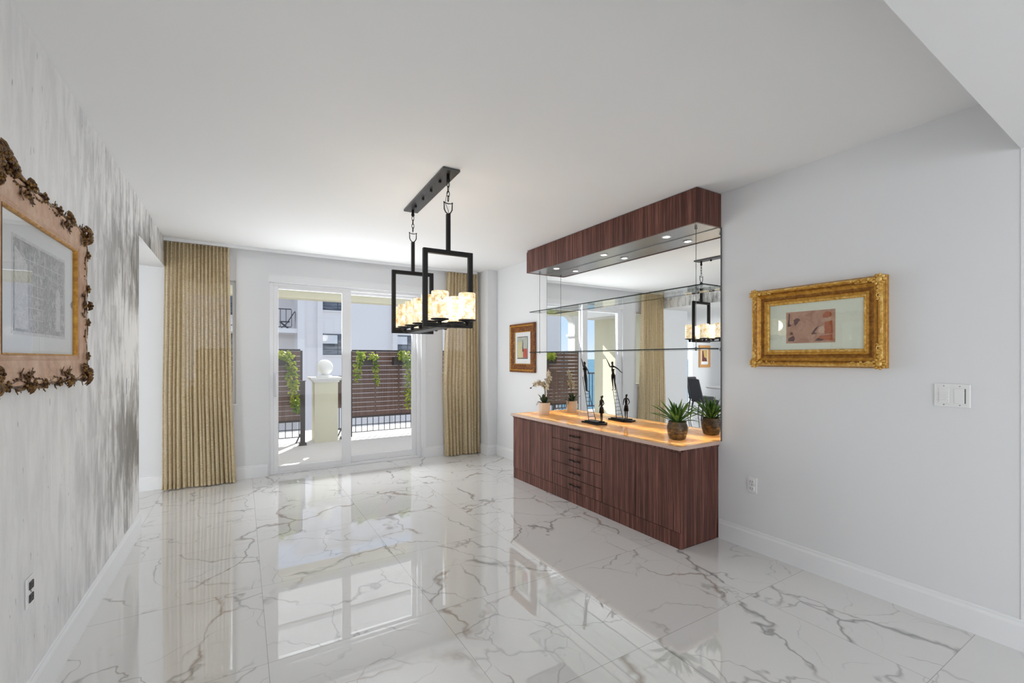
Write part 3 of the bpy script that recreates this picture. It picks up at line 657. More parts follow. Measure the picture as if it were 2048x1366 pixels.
for sx in (-1, 1):
    for sz in (-1, 1):
        mb = MB(); cx, cz = sx*(iw/2+.090), sz*(ih/2+.090)
        mb.blob((cx, -.060, cz), (.020, .012, .020)); 
        for k in range(9):
            a = 2*PI*k/9; mb.blob((cx+.026*math.cos(a), -.058, cz+.026*math.sin(a)), (.012, .010, .009), rot=Matrix.Rotation(-a, 3, 'Y'))
        for ax_ in (0, 1):
            for k in range(9):
                tt = .040+k*.0125; wob = .008*math.sin(k*1.9); r_ = .011*(1-k/13)
                px = cx-sx*tt if ax_ == 0 else cx+wob; pz = cz+wob if ax_ == 0 else cz-sz*tt
                mb.blob((px, -.060, pz), (r_*1.3, r_*.7, r_), 8, 5, rot=Matrix.Rotation(rnd.uniform(0, 3), 3, 'Y'))
            pts = [((cx-sx*(.03+k*.012), -.062, cz+.012*math.sin(k*.9)) if ax_ == 0 else (cx+.012*math.sin(k*.9), -.062, cz-sz*(.03+k*.012))) for k in range(10)]
            mb.tube(pts, [.005*(1-k/12) for k in range(10)], 6)
        mb.build('corner_ornament', M['gold_hi'], fr, world=False)
flat(-iw/2, iw/2, -ih/2, ih/2, -.012).build('mat_board', M['mat_green'], g, world=False, label='pale green mat')
mb = MB(); pm = [M['print_pink'], M['ink_brown'], M['ink_red'], M['ink_pale']]
x0, x1, z0, z1 = -.170, .127, -.111, .100
flat(x0-.002, x1+.002, z0-.002, z1+.002, -.0128, mb, 3); flat(x0, x1, z0, z1, -.0133, mb, 0)
def sx_(u, v): return (x0+(x1-x0)*u, z0+(z1-z0)*v)
def patch(pts, mi, y=-.0136):
    mb.prism([(*[sx_(u, v)[0]], y, sx_(u, v)[1]) for u, v in pts], (0, .0003, 0), mi)
patch([(.17, .60), (.16, .74), (.22, .80), (.28, .78), (.31, .72), (.27, .70), (.24, .62), (.2, .56)], 1)
patch([(.03, .55), (.05, .96), (.08, .96), (.07, .60)], 1); patch([(.03, .55), (.05, .65), (.12, .57), (.05, .53)], 1)
patch([(.04, .06), (.04, .16), (.16, .24), (.19, .16), (.17, .06)], 1); patch([(.08, .27), (.09, .35), (.13, .36), (.15, .27)], 1)
patch([(.53, .28), (.62, .46), (.69, .52), (.64, .40), (.60, .32), (.66, .28), (.55, .25)], 1)
patch([(.62, .06), (.70, .20), (.95, .24), (.96, .06)], 2); patch([(.60, .05), (.66, .14), (.78, .10), (.76, .05)], 1, -.0139)
patch([(.76, .76), (.77, .88), (.83, .95), (.90, .94), (.94, .88), (.93, .80), (.86, .75)], 2)
patch([(.80, .26), (.80, .62), (.95, .66), (.96, .27)], 2)
patch([(.67, .34), (.70, .46), (.77, .52), (.80, .40), (.79, .28), (.72, .28)], 3, -.0139)
mb.build('print', pm, g, world=False, label='faded pink and brown figure print')
flat(-iw/2-.001, iw/2+.001, -ih/2-.001, ih/2+.001, -.0175, th=.0015).build('picture_glass', M['picture_glass'], g, world=False)
# -- small burl-wood picture at the far end of the right wall
ya_, yb_ = 4.765, 5.385; zt1, zb1 = 1.897, 1.240
g = thing('framed_picture', 'small burl-wood framed modern print hanging beyond the mirror near the corner column', 'picture', (XR, (ya_+yb_)/2, (zt1+zb1)/2), R(-90))
w_, h_ = yb_-ya_, zt1-zb1; e = .115
iw, ih = w_-2*e, h_-2*e
mb = MB(); rect_profile(mb, iw, ih, [(0, .008), (0, .014), (.008, .016), (.014, .014), (.05, .018), (.07, .022), (.075, .030), (.090, .036), (.105, .036), (e, .030), (e, 0)])
fr = mb.build('frame', M['burl'], g, world=False)
mb = MB(); rect_profile(mb, iw, ih, [(.072, .0225), (.0765, .0315), (.090, .0375)]); rect_profile(mb, iw, ih, [(-.001, .009), (-.001, .0155), (.008, .0175)]); mb.build('gilt_line', M['gold'], fr, world=False)
flat(-iw/2, iw/2, -ih/2, ih/2, -.006).build('mat_board', M['mat_white'], g, world=False, label='white mat')
mb = MB(); a, b2 = iw*.33, ih*.33
flat(-a-.012, a*.85+.012, -b2*.95-.012, b2+.012, -.0070, mb, 3); flat(-a-.006, a*.85+.0, -b2*.95-.0, b2+.004, -.0075, mb, 1); flat(-a-.006, -a*.2, -b2*.95, b2*.6, -.0079, mb, 0)
flat(.01, a*.83, -b2*.92, -.01, -.0083, mb, 2)
mb.prism([(-.008, -.0083, .0), (.0, -.0083, .07), (.012, -.0083, .07), (.010, -.0083, 0), (.02, -.0083, -.05), (-.01, -.0083, -.05)], (0, .0003, 0), 3)
for k in range(3): mb.blob((.0+.004*k, -.0085, .10-.02*k), (.008, .001, .008), mi=3)
mb.build('print', [M['paper_yellow'], M['paper_grey'], M['paint_red'], M['paint_black']], g, world=False)
flat(-iw/2-.001, iw/2+.001, -ih/2-.001, ih/2+.001, -.0125, th=.0015).build('picture_glass', M['picture_glass'], g, world=False)
# -- ornate carved frame on the silver wall
zc2 = 1.69; yc2 = 2.545; OW, OH = 1.05, .72; IW, IH = .79, .50
g = thing('framed_picture', 'pale wooden frame with carved dark gilt foliage around a grey engraving on the silver wall', 'picture', (XL, yc2, zc2), R(90))
mb = MB(); eh = (OW-IW)/2; ev = (OH-IH)/2
prof = [(0, .020), (0, .034), (.010, .038), (.016, .035), (.022, .040), (.026, .036), (.09, .040), (.10, .046), (.115, .046), (.12, .036), (.12, 0)]
rect_profile(mb, IW, IH, prof); fr = mb.build('frame', M['pale_wood'], g, world=False)
mb = MB(); rect_profile(mb, IW, IH, [(-.001, .021), (-.001, .035), (.005, .0385)]); mb.build('sight_edge', M['gold'], fr, world=False, label='gilt inner lip')
fw, fh = IW/2+.12, IH/2+.12
def rose(mb, c, s, n=5):
    c = Vector(c); mb.blob(c+Vector((0, -.010*s, 0)), (.006*s, .006*s, .006*s), 7, 5)
    a0 = rnd.uniform(0, 1)
    for k in range(n):
        a = 2*PI*k/n+a0; mb.blob(c+Vector((.013*s*math.cos(a), -.005*s, .013*s*math.sin(a))), (.011*s, .005*s, .0065*s), 7, 5, rot=Matrix.Rotation(-a, 3, 'Y'))
def cleaf(mb, c, a, L):
    """a small carved leaf: pointed, ridged, pointing along angle a in the plane of the frame"""
    d_ = Vector((math.cos(a), 0, math.sin(a))); mb.leaf(Vector(c), d_+Vector((0, -.25, 0)), Vector((0, -1, 0)), L, L*.55, 0, -.35, 4, thick=L*.12)
def acanthus(mb, c, ang, s):
    c = Vector(c)
    for k in range(-3, 4):
        a = ang+k*.42; L = s*(1-.11*abs(k)); d_ = Vector((math.cos(a), 0, math.sin(a))); n_ = Vector((-math.sin(a), 0, math.cos(a)))
        pts = [c+d_*L*t+n_*(.10*L*(1 if k > 0 else -1)*t*t*(k != 0))+Vector((0, -.020*math.sin(t*PI)*s/.08-.004, 0)) for t in (0, .25, .5, .75, 1)]
        mb.tube(pts, [.004, .0075, .0080, .0060, .002], 7)
    rose(mb, c+Vector((0, -.014, 0)), .9)
def vine_side(p0, p1, nrm, spill=True):
    mb = MB(); p0 = Vector(p0); p1 = Vector(p1); L = (p1-p0).length; t = (p1-p0).normalized(); nrm = Vector(nrm); N = int(L/.014); ta = math.atan2(t.z, t.x); na = math.atan2(nrm.z, nrm.x)
    pts = [p0+t*L*i/N+nrm*(.007*math.sin(i/N*L*34)+.006)+Vector((0, -.040, 0)) for i in range(N+1)]
    mb.tube(pts, [.0070+.0015*math.sin(i*.9) for i in range(N+1)], 8)
    pts2 = [p0+t*L*i/N+nrm*(-.012-.007*math.sin(i/N*L*34+1.4))+Vector((0, -.043, 0)) for i in range(N+1)]
    mb.tube(pts2, .0038, 6)
    for i in range(N+1):
        p = pts[i]
        cleaf(mb, p+nrm*-.006, ta+rnd.choice((-1, 1))*rnd.uniform(2.0, 2.7), rnd.uniform(.016, .026))
        if i % 2: mb.blob(pts2[i]+nrm*rnd.uniform(-.006, .004), (.0065, .005, .0045), 7, 5, rot=Matrix.Rotation(rnd.uniform(0, 3), 3, 'Y'))
        if i % 9 == 4: cleaf(mb, p, na+rnd.uniform(-.6, .6), .026); cleaf(mb, p, na+rnd.uniform(-.9, .9), .020)
        if i % 12 == 6: rose(mb, p+nrm*-.010+Vector((0, -.008, 0)), .95)
    c = (p0+p1)/2+Vector((0, -.046, 0))
    if spill:
        for s_ in (-.22, .22) if L > .8 else (0,):
            cc = c+t*L*s_; acanthus(mb, cc-nrm*.002, na, .036)
            for q_ in (-1, 1):
                mb.tube([cc-nrm*.01, cc-nrm*.028+t*q_*.016, cc-nrm*.040+t*q_*.044], [.0045, .004, .002], 6)
                for r2 in (0, 1.3, -1.3): cleaf(mb, cc-nrm*.040+t*q_*.044+Vector((0, .004, 0)), math.atan2((-nrm*.4+t*q_).z, (-nrm*.4+t*q_).x)+r2, .024)
            rose(mb, cc-nrm*.030+Vector((0, .004, 0)), .9)
    return mb.build('carved_vine', M['gold_dark'], fr, world=False)
vine_side((-fw+.03, 0, fh-.004), (fw-.03, 0, fh-.004), (0, 0, 1)); vine_side((-fw+.03, 0, -fh+.004), (fw-.03, 0, -fh+.004), (0, 0, -1))
vine_side((fw-.004, 0, -fh+.03), (fw-.004, 0, fh-.03), (1, 0, 0)); vine_side((-fw+.004, 0, -fh+.03), (-fw+.004, 0, fh-.03), (-1, 0, 0), False)
for sx in (-1, 1):
    for sz in (-1, 1):
        mb = MB(); acanthus(mb, (sx*(fw-.03), -.042, sz*(fh-.03)), math.atan2(sz, sx), .075)
        acanthus(mb, (sx*(fw-.05), -.042, sz*(fh-.05)), math.atan2(-sz, -sx), .035)
        mb.build('corner_ornament', M['gold_dark'], fr, world=False)
# crest standing up from the left part of the top rail
mb = MB()
for k in range(-3, 4): acanthus(mb, (-fw*.86+k*.026, -.045, fh+.035-.010*abs(k)), R(90-k*24), .045)
mb.tube([(-fw*.86+x*.01, -.045, fh+.045*math.exp(-(x*.01/.13)**2)) for x in range(-28, 29, 2)], .008, 8)
mb.build('crest', M['gold_dark'], fr, world=False)
flat(-IW/2, IW/2, -IH/2, IH/2, -.020).build('mat_board', M['mat_grey'], g, world=False, label='pale grey mat')
mb = MB(); ex0, ex1, ez0, ez1 = -.26, .275, -.168, .170
flat(ex0-.012, ex1+.012, ez0-.012, ez1+.012, -.0208, mb, 1); flat(ex0, ex1, ez0, ez1, -.0213, mb, 0)
# arches, columns and masonry courses of the engraving
for k in range(7):
    x = ex0+.07+k*.075; flat(x, x+.004, ez0+.02, ez1-.02-.01*(k % 3), -.0216, mb, 1)
for k in range(6):
    z = ez0+.05+k*.045; flat(ex0+.06, ex1-.01, z, z+.0025, -.0216, mb, 1)
mb.prism([(ex0+.01, -.0218, ez0+.01), (ex0+.01, -.0218, ez1-.03), (ex0+.12, -.0218, ez1-.08), (ex0+.13, -.0218, ez0+.01)], (0, .0003, 0), 1)
mb.prism([(.02, -.0218, ez0+.01), (.03, -.0218, .06), (.08, -.0218, .10), (.13, -.0218, .05), (.135, -.0218, ez0+.01)], (0, .0003, 0), 0)
mb.prism([(.16, -.0218, ez0+.02), (.165, -.0218, .02), (.185, -.0218, .04), (.215, -.0218, .02), (.22, -.0218, ez0+.02)], (0, .0003, 0), 1)
mb.build('print', [M['engraving'], M['engraving_light']], g, world=False, label='grey architectural engraving')
flat(-IW/2-.001, IW/2+.001, -IH/2-.001, IH/2+.001, -.0285, th=.0015).build('picture_glass', M['picture_glass'], g, world=False)

# ------------------------------------------------------------------ wall plates (local: x right, -y out, z up)
def outlet(loc, rot, label, dark=False):
    r_ = thing('wall_outlet', label, 'outlet', loc, rot)
    p = MB().box(-.036, .036, -.007, 0, -.058, .058).build('cover_plate', M['plastic'], r_, world=False, bevel=.003)
    for z in (-.025, .025):
        f = MB().box(-.019, .019, -.011, -.006, z-.016, z+.016).build('socket_face', M['plastic'] if not dark else M['dark_slot'], r_, world=False, bevel=.004)
        MB().box(-.009, -.006, -.0118, -.0105, z-.003, z+.008).box(.006, .009, -.0118, -.0105, z-.002, z+.007).box(-.002, .003, -.0118, -.0105, z-.011, z-.007).build('slot', M['dark_slot'], f, world=False)
    MB().lathe([(0, 0), (.003, 0)], (0, 0, 0), 8); MB().box(-.003, .003, -.0085, -.006, -.003, .003).build('screw', M['steel'], r_, world=False)
    return r_
def OnX(px, py, X):
    y = Yat(px, X); dd = .51788*X+.85545*y; return (X, y, 1.42-(py-718)*dd/892)
outlet(OnX(1505, 970, XR), R(-90), 'white double outlet low on the right wall beside the sideboard')
outlet(OnX(57, 1183, XL), R(90), 'outlet with dark sockets low on the silver left wall', True)
sw = thing('light_switch', 'white double dimmer switch plate on the right wall beyond the gilt picture', 'switch', OnX(1904.5, 791, XR), R(-90))
MB().box(-.072, .072, -.008, 0, -.062, .062).build('cover_plate', M['plastic'], sw, world=False, bevel=.004)
a = MB().box(-.052, -.010, -.0115, -.0075, -.040, .038).build('keypad', M['plastic'], sw, world=False, bevel=.001)
mb = MB()
for k in range(6): mb.box(-.050, -.018, -.0135, -.011, -.034+k*.0118, -.0255+k*.0118)
mb.build('button', M['plastic'], a, world=False, bevel=.001)
MB().box(-.0155, -.012, -.0128, -.011, -.020, -.015).box(-.0155, -.012, -.0128, -.011, -.004, .001).build('indicator', M['led'], a, world=False)
b = MB().box(.010, .048, -.0125, -.0075, -.040, .038).build('dimmer_paddle', M['plastic'], sw, world=False, bevel=.001)
MB().box(.0500, .0535, -.0085, -.0075, -.040, .038).build('slider_slot', M['dark_slot'], b, world=False); MB().box(.0475, .0505, -.0138, -.012, .014, .021).build('indicator', M['led'], b, world=False)
for x_ in (-.0315, .0315):
    for z_ in (-.05, .05): MB().box(x_-.0025, x_+.0025, -.009, -.0075, z_-.002, z_+.002).build('screw', M['steel'], sw, world=False)
s3 = thing('light_switch', 'single white switch on the silver left wall near its far end', 'switch', OnX(255, 772, XL), R(90))
MB().box(-.036, .036, -.008, 0, -.058, .058).build('cover_plate', M['plastic'], s3, world=False, bevel=.003)
MB().box(-.017, .017, -.0125, -.0075, -.034, .034).build('rocker', M['plastic'], s3, world=False, bevel=.002)
th = thing('wall_sensor', 'tiny white sensor on the back wall between the glass door and the right curtain', 'sensor', (2.33, YB, 1.205))
MB().box(-.028, .028, -.010, 0, -.020, .020).build('sensor_body', M['plastic'], th, world=False, bevel=.003)
MB().box(-.014, .014, -.0112, -.0095, -.006, .006).build('sensor_lens', M['blind'], th, world=False)

# ------------------------------------------------------------------ things on the counter
ZC = .768
# orchid
ox, oy = 3.035, 4.28
orc = thing('potted_orchid', 'cream orchid with dark leaves in a cream pot at the far end of the counter', 'orchid', (ox, oy, ZC))
MB().lathe([(.0, 0), (.050, 0), (.056, .006), (.064, .06), (.068, .135), (.070, .142), (.066, .142), (.062, .125), (0, .122)], (ox, oy, ZC), 36).build('pot', M['pot_cream'], orc)
MB().lathe([(0, 0), (.061, 0), (.050, .010), (0, .016)], (ox, oy, ZC+.123), 20).build('soil', M['soil'], orc)
zt0 = ZC+.135
for ang, L, w, el in ((2.3, .17, .050, 66), (1.2, .16, .055, 74), (-.6, .15, .058, 42), (3.6, .15, .048, 50), (.3, .14, .055, 34), (4.5, .15, .05, 62)):
    d_ = Vector((math.cos(ang)*math.cos(R(el)), math.sin(ang)*math.cos(R(el)), math.sin(R(el))))
    MB().leaf((ox+d_.x*.02, oy+d_.y*.02, zt0-.01), d_, Vector((0, 0, 1)) if el < 60 else Vector((-d_.x, -d_.y, .5)), L, w, .25, .25, 8).build('leaf', M['leaf_dark'], orc)
for ang in (2.6, 2.0, -.4):
    mb = MB(); mb.tube([(ox+.03*math.cos(ang), oy+.03*math.sin(ang), zt0), (ox+.075*math.cos(ang), oy+.075*math.sin(ang), zt0+.018), (ox+.098*math.cos(ang), oy+.098*math.sin(ang), zt0-.03)], [.003, .003, .002], 6)
    mb.build('air_root', M['leaf_dark'], orc)
def orchid_spray(pts, r0, flowers, size):
    st = MB().tube(pts, [r0*(1-.5*i/(len(pts)-1)) for i in range(len(pts))], 7).build('flower_stem', M['stem'], orc)
    for (p, a) in flowers:
        mb = MB(); p = Vector(p); f = Vector((math.cos(a), math.sin(a), -.15)).normalized(); s_ = f.cross(Vector((0, 0, 1))).normalized(); u_ = s_.cross(f)
        for k in range(5):
            b_a = PI/2+2*PI*k/5; d_ = s_*math.cos(b_a)+u_*math.sin(b_a)+f*.25
            mb.leaf(p, d_, f, size*(1.0 if k % 2 else 1.15), size*.72, 0, .2, 4)
        mb.blob(p+f*.004, size*.16, 6, 5)
        mb.build('flower', M['petal'], st)
    return st
V = Vector
def spl(pts, n=14):
    out = []
    P_ = [V(p) for p in pts]; P_ = [2*P_[0]-P_[1]]+P_+[2*P_[-1]-P_[-2]]
    for i in range(1, len(P_)-2):
        for j in range(n):
            t = j/n; a, b, c, d_ = P_[i-1:i+3]
            out.append(.5*((2*b)+(c-a)*t+(2*a-5*b+4*c-d_)*t*t+(3*b-a-3*c+d_)*t**3))
    out.append(P_[-2]); return out
# sprays: one arches towards the far wall, one stands up
sp1 = spl([(ox, oy, zt0), (ox+.01, oy, zt0+.14), (ox-.01, oy+.04, zt0+.24), (ox-.045, oy+.10, zt0+.235), (ox-.085, oy+.16, zt0+.17)], 6)
st = orchid_spray(sp1, .0038, [(sp1[i]+V((rnd.uniform(-.012, .012), rnd.uniform(-.012, .012), -.012)), rnd.uniform(2.8, 4.6)) for i in range(9, len(sp1)-4, 2)], .040)
MB().blob(sp1[-1], (.012, .012, .009)).blob(sp1[-4]+V((0, 0, -.008)), (.008, .008, .007)).build('bud', M['petal_core'], st)
sp2 = spl([(ox+.01, oy, zt0), (ox+.015, oy-.01, zt0+.15), (ox+.03, oy-.015, zt0+.27), (ox+.06, oy-.02, zt0+.35)], 6)
orchid_spray(sp2, .0038, [(sp2[i]+V((rnd.uniform(-.02, .02), rnd.uniform(-.03, .03), 0)), rnd.uniform(2.6, 5.0)) for i in range(8, len(sp2), 2)], .042)
MB().tube([(ox+.004, oy+.004, zt0-.01), (ox+.006, oy+.004, zt0+.26)], .0022, 6).build('support_stake', M['trunk'], orc)

# spiky green plant
gx_, gy_ = 3.02, 2.40
gp = thing('potted_plant', 'spiky green leafy plant in a ribbed brown pot at the near end of the counter', 'plant', (gx_, gy_, ZC))
prof = [(0, 0), (.050, 0), (.056, .004)]
for k in range(24):
    z = .008+k*.0056; r_ = .060+.021*math.sin(min(1, z/.11)*PI*.55)-(.012*max(0, (z-.10)/.04))+.0014*math.sin(k*2.1); prof.append((r_, z))
prof += [(.074, .147), (.068, .147), (.064, .128), (0, .124)]
MB().lathe(prof, (gx_, gy_, ZC), 14).build('pot', M['pot_brown'], gp)
MB().lathe([(0, 0), (.064, 0), (.05, .008), (0, .012)], (gx_, gy_, ZC+.126), 20).build('soil', M['soil'], gp)
rnd2 = random.Random(21)
for k in range(38):
    ang = k*2.39996; el = R(86-k*1.65); L = .155+.10*rnd2.random()+.05*(k/38); w = .024+.012*rnd2.random()
    d_ = V((math.cos(ang)*math.cos(el), math.sin(ang)*math.cos(el), math.sin(el)))
    if gx_+d_.x*L > XM-.012: L = (XM-.014-gx_)/max(d_.x, .01)
    L = min(L, .27)
    b_ = V((gx_, gy_, ZC+.132))+d_*.006+V((math.cos(ang), math.sin(ang), 0))*.012
    MB().leaf(b_, d_, V((-d_.x, -d_.y, 1.0)), L, w, .10+.28*rnd2.random()*(1-d_.z*.5), .35, 8).build('leaf', M['leaf'], gp)

# sculpture: ladder, man on top with arms spread, child looking up
sx0_, sy0_ = 3.05, 3.43
sc = thing('bronze_sculpture', 'bronze sculpture of a man atop a ladder and a child standing below, on the counter', 'sculpture', (sx0_, sy0_, ZC))
mb = MB().prism([(sx0_-.075, sy0_-.125, ZC), (sx0_-.06, sy0_+.13, ZC), (sx0_+.06, sy0_+.14, ZC), (sx0_+.085, sy0_-.10, ZC), (sx0_+.02, sy0_-.16, ZC)], (0, 0, .016)); mb.build('base_plate', M['black_metal'], sc, bevel=.002)
mb = MB().prism([(sx0_-.055, sy0_-.10, ZC+.016), (sx0_-.05, sy0_+.09, ZC+.016), (sx0_+.05, sy0_+.11, ZC+.016), (sx0_+.06, sy0_-.09, ZC+.016)], (0, 0, .012)); mb.build('base_step', M['black_metal'], sc, bevel=.002)
zb = ZC+.028
lx = sx0_; ly = sy0_+.03
la0, la1 = V((lx-.045, ly, zb)), V((lx-.030, ly+.115, 1.235)); lb0, lb1 = V((lx+.045, ly, zb)), V((lx+.020, ly+.075, 1.085))
mb = MB(); mb.tube([la0, la0.lerp(la1, .5)+V((.004, 0, 0)), la1], .0032, 6); mb.tube([lb0, lb0.lerp(lb1, .5)+V((-.003, 0, 0)), lb1], .0032, 6)
for k in range(1, 8):
    t = k/7.6; pb = lb0.lerp(lb1, t); ta = (pb.z-zb)/(1.235-zb); pa = la0.lerp(la1, ta); mb.tube([pa, pb], .0022, 6)
mb.build('ladder', M['bronze'], sc)
def figure(name, joints, edges, parent, mat):
    me = bpy.data.meshes.new(name); inv = (Matrix.Translation(sc.location)).inverted(); keys = list(joints)
    me.from_pydata([tuple(inv @ V(joints[k][0])) for k in keys], [(keys.index(a), keys.index(b)) for a, b in edges], []); me.materials.append(mat)
    o = bpy.data.objects.new(name, me); COL.objects.link(o); o.parent = parent
    sk_ = o.modifiers.new('skin', 'SKIN'); sk_.use_smooth_shade = True
    if not me.skin_vertices: 
        lay = None
    bpy.context.view_layer.update()
    if len(me.skin_vertices) == 0:
        bpy.context.view_layer.objects.active = o
        bmx = bmesh.new(); bmx.from_mesh(me); bmx.verts.layers.skin.verify(); bmx.to_mesh(me); bmx.free()
    for i, k in enumerate(keys):
        sv = me.skin_vertices[0].data[i]; r_ = joints[k][1]; sv.radius = r_ if isinstance(r_, tuple) else (r_, r_); sv.use_root = (i == 0)
    ss = o.modifiers.new('subdivision', 'SUBSURF'); ss.levels = 2; ss.render_levels = 2
    return o
def stand(c, face, hgt, arms, lean=V((0, 0, 0)), headup=0):
    """c foot centre, face = unit facing vector; arms: list of 3 offset points (fractions of height) per side from the shoulder"""
    f = V(face).normalized(); s_ = V((-f.y, f.x, 0)); z = V((0, 0, 1)); c = V(c); H_ = hgt
    def p(side, fw_, up): return c+s_*side*H_+f*fw_*H_+z*up*H_+lean*up
    J = {'pel': (p(0, 0, .50), .050*H_*1.1), 'waist': (p(0, 0, .60), .044*H_), 'chest': (p(0, .005, .72), (.052*H_, .066*H_)), 'neckb': (p(0, 0, .82), .034*H_), 'neck': (p(0, .004, .855), .020*H_),
         'head1': (p(0, .008-headup*.01, .90), .038*H_), 'head2': (p(0, .010-headup*.03, .95), .044*H_), 'head3': (p(0, .004-headup*.05, .985), .026*H_)}
    E = [('pel', 'waist'), ('waist', 'chest'), ('chest', 'neckb'), ('neckb', 'neck'), ('neck', 'head1'), ('head1', 'head2'), ('head2', 'head3')]
    J['nose'] = (p(0, .052, .925+headup*.02), .009*H_); E.append(('head1', 'nose'))
    for k, sd_ in (('l', 1), ('r', -1)):
        J['hip'+k] = (p(sd_*.042, 0, .47), .044*H_); J['knee'+k] = (p(sd_*.040, .006, .27), .027*H_); J['ank'+k] = (p(sd_*.040, -.004, .045), .016*H_); J['heel'+k] = (p(sd_*.040, .008, .018), .017*H_); J['toe'+k] = (p(sd_*.046, .085, .010), .012*H_)
        E += [('pel', 'hip'+k), ('hip'+k, 'knee'+k), ('knee'+k, 'ank'+k), ('ank'+k, 'heel'+k), ('heel'+k, 'toe'+k)]
        J['sh'+k] = (p(sd_*.092, 0, .795), .026*H_)
        a = arms[0 if k == 'l' else 1]; rr = (.019, .014, .011, .004)
        prev = 'sh'+k; E.append(('neckb', 'sh'+k))
        for i, (u, v, w) in enumerate(a):
            nm = 'arm%d' % i+k; J[nm] = (p(sd_*(.092+u), v, .795+w), rr[i]*H_); E.append((prev, nm)); prev = nm
        # thumb and two finger tips at this tiny scale
        hand = J['arm2'+k][0]; tip = J['arm3'+k][0]; dirv = (tip-hand)
        J['th'+k] = (hand+dirv*.6+z*.014*H_, .0035*H_); E.append(('arm2'+k, 'th'+k))
    return J, E
spread_up = [(.05, .0, .11), (.10, .0, .22), (.125, .0, .27), (.15, .0, .31)]
spread_dn = [(.10, .0, -.06), (.19, .0, -.15), (.235, .0, -.18), (.275, .0, -.20)]
# facing away from the room's window, arms along the wall direction
fa = V((.95, -.30, 0))
zf = 1.085
J, E = stand((lx-.003, ly+.082, zf-.002), fa, .315, [spread_up, spread_dn], lean=V((-.004, .035, 0)), headup=.3)
figure('climbing_man', J, E, sc, M['bronze'])
hips = [(.045, -.02, -.13), (.01, .045, -.22), (-.02, .07, -.23), (-.035, .075, -.235)]
J, E = stand((sx0_+.02, sy0_-.085, zb-.002), V((-.25, .97, 0)), .265, [hips, hips], headup=1.4)
kid = figure('standing_child', J, E, sc, M['bronze'])
kc = V((sx0_+.02, sy0_-.085, zb))
mb = MB(); mb.lathe([(.017, .145), (.020, .13), (.026, .085), (.0235, .086), (.017, .135)], kc, 16); mb.build('child_shorts', M['bronze'], kid)

# ------------------------------------------------------------------ breakfast area seen in the mirror
w3 = struct('window_3', MB().box(-5.16, -5.13, 8.69, 8.76, .1, 2.1).box(-4.81, -4.78, 8.69, 8.76, .1, 2.1).box(-5.13, -4.81, 8.69, 8.76, 2.07, 2.1).box(-5.13, -4.81, 8.69, 8.76, .1, .13), M['pvc'])
MB().box(-5.13, -4.81, 8.72, 8.728, .13, 2.07).build('pane', M['glass'], w3)
def dining_chair(x, y, rot, label, grp='dark dining chairs in the breakfast area'):
    r_ = thing('dining_chair', label, 'chair', (x, y, 0), rot, grp)
    MB().box(-.22, .22, -.22, .22, .41, .47).build('seat', M['chair_dark'], r_, world=False, bevel=.02)
    mb = MB(); mb.prism([(-.21, .17, .45), (.21, .17, .45), (.19, .29, .95), (-.19, .29, .95)], (0, .045, .012)); mb.build('backrest', M['chair_dark'], r_, world=False, bevel=.012)
    for sx in (-1, 1):
        for sy in (-1, 1):
            MB().tube([(sx*.19, sy*.18, .415), (sx*.205, sy*(.20 if sy < 0 else .25), 0)], [.018, .012], 8).build('leg', M['chair_dark'], r_, world=False)
    return r_
NX, NY = -3.55, 6.35
tb = thing('dining_table', 'white round dining table in the breakfast area reflected in the mirror', 'table', (NX, NY, 0))
MB().lathe([(0, 0), (.60, 0), (.62, .012), (.62, .022), (.60, .03), (0, .03)], (NX, NY, .72), 48).build('tabletop', M['table_top'], tb)
MB().lathe([(.30, 0), (.30, .02), (.05, .05), (.04, .4), (.06, .70), (.16, .72), (0, .72)], (NX, NY, 0), 28).build('pedestal', M['chair_dark'], tb)
dining_chair(NX+.75, NY+.25, R(-72+0), 'dark dining chair on the near side of the white round table')
dining_chair(NX+.05, NY+.85, R(0), 'dark dining chair behind the white round table, back to the far wall')
dining_chair(NX+.1, NY-.85, R(180), 'dark dining chair on the near-camera side of the round table')
vs = thing('flower_vase', 'white vase with white blossoms standing on the round dining table', 'vase', (NX, NY, .75))
MB().lathe([(0, 0), (.05, 0), (.075, .06), (.07, .13), (.035, .18), (.045, .20), (.038, .20), (.03, .18), (0, .17)], (NX, NY, .75), 24).build('vase_body', M['table_top'], vs)
mb = MB()
for k in range(26):
    a = rnd.uniform(0, 6.3); e_ = rnd.uniform(.2, 1.5); rr_ = rnd.uniform(.06, .14); mb.blob((NX+rr_*math.cos(a)*math.cos(e_), NY+rr_*math.sin(a)*math.cos(e_), .98+rr_*math.sin(e_)), (.034, .034, .026), 8, 6)
mb.build('blossoms', M['petal'], vs)
g = thing('framed_picture', 'honey-wood framed ochre figure painting on the breakfast area wall, seen in the mirror', 'picture', (-5.72, 8.7, 1.50), 0)
mb = MB(); rect_profile(mb, .36, .50, [(0, .01), (0, .02), (.085, .03), (.09, 0)]); mb.build('frame', M['orange_frame'], g, world=False)
mb = MB(); flat(-.18, .18, -.25, .25, -.010, mb, 2); flat(-.14, .14, -.16, .21, -.011, mb, 0)
mb.prism([(-.12, -.0118, -.15), (-.08, -.0118, -.05), (.02, -.0118, -.02), (.06, -.0118, .18), (.11, -.0118, .17), (.12, -.0118, -.15)], (0, .0006, 0), 1)
mb.build('painting', [M['nook_paint'], M['nook_figure'], M['mat_white']], g, world=False)

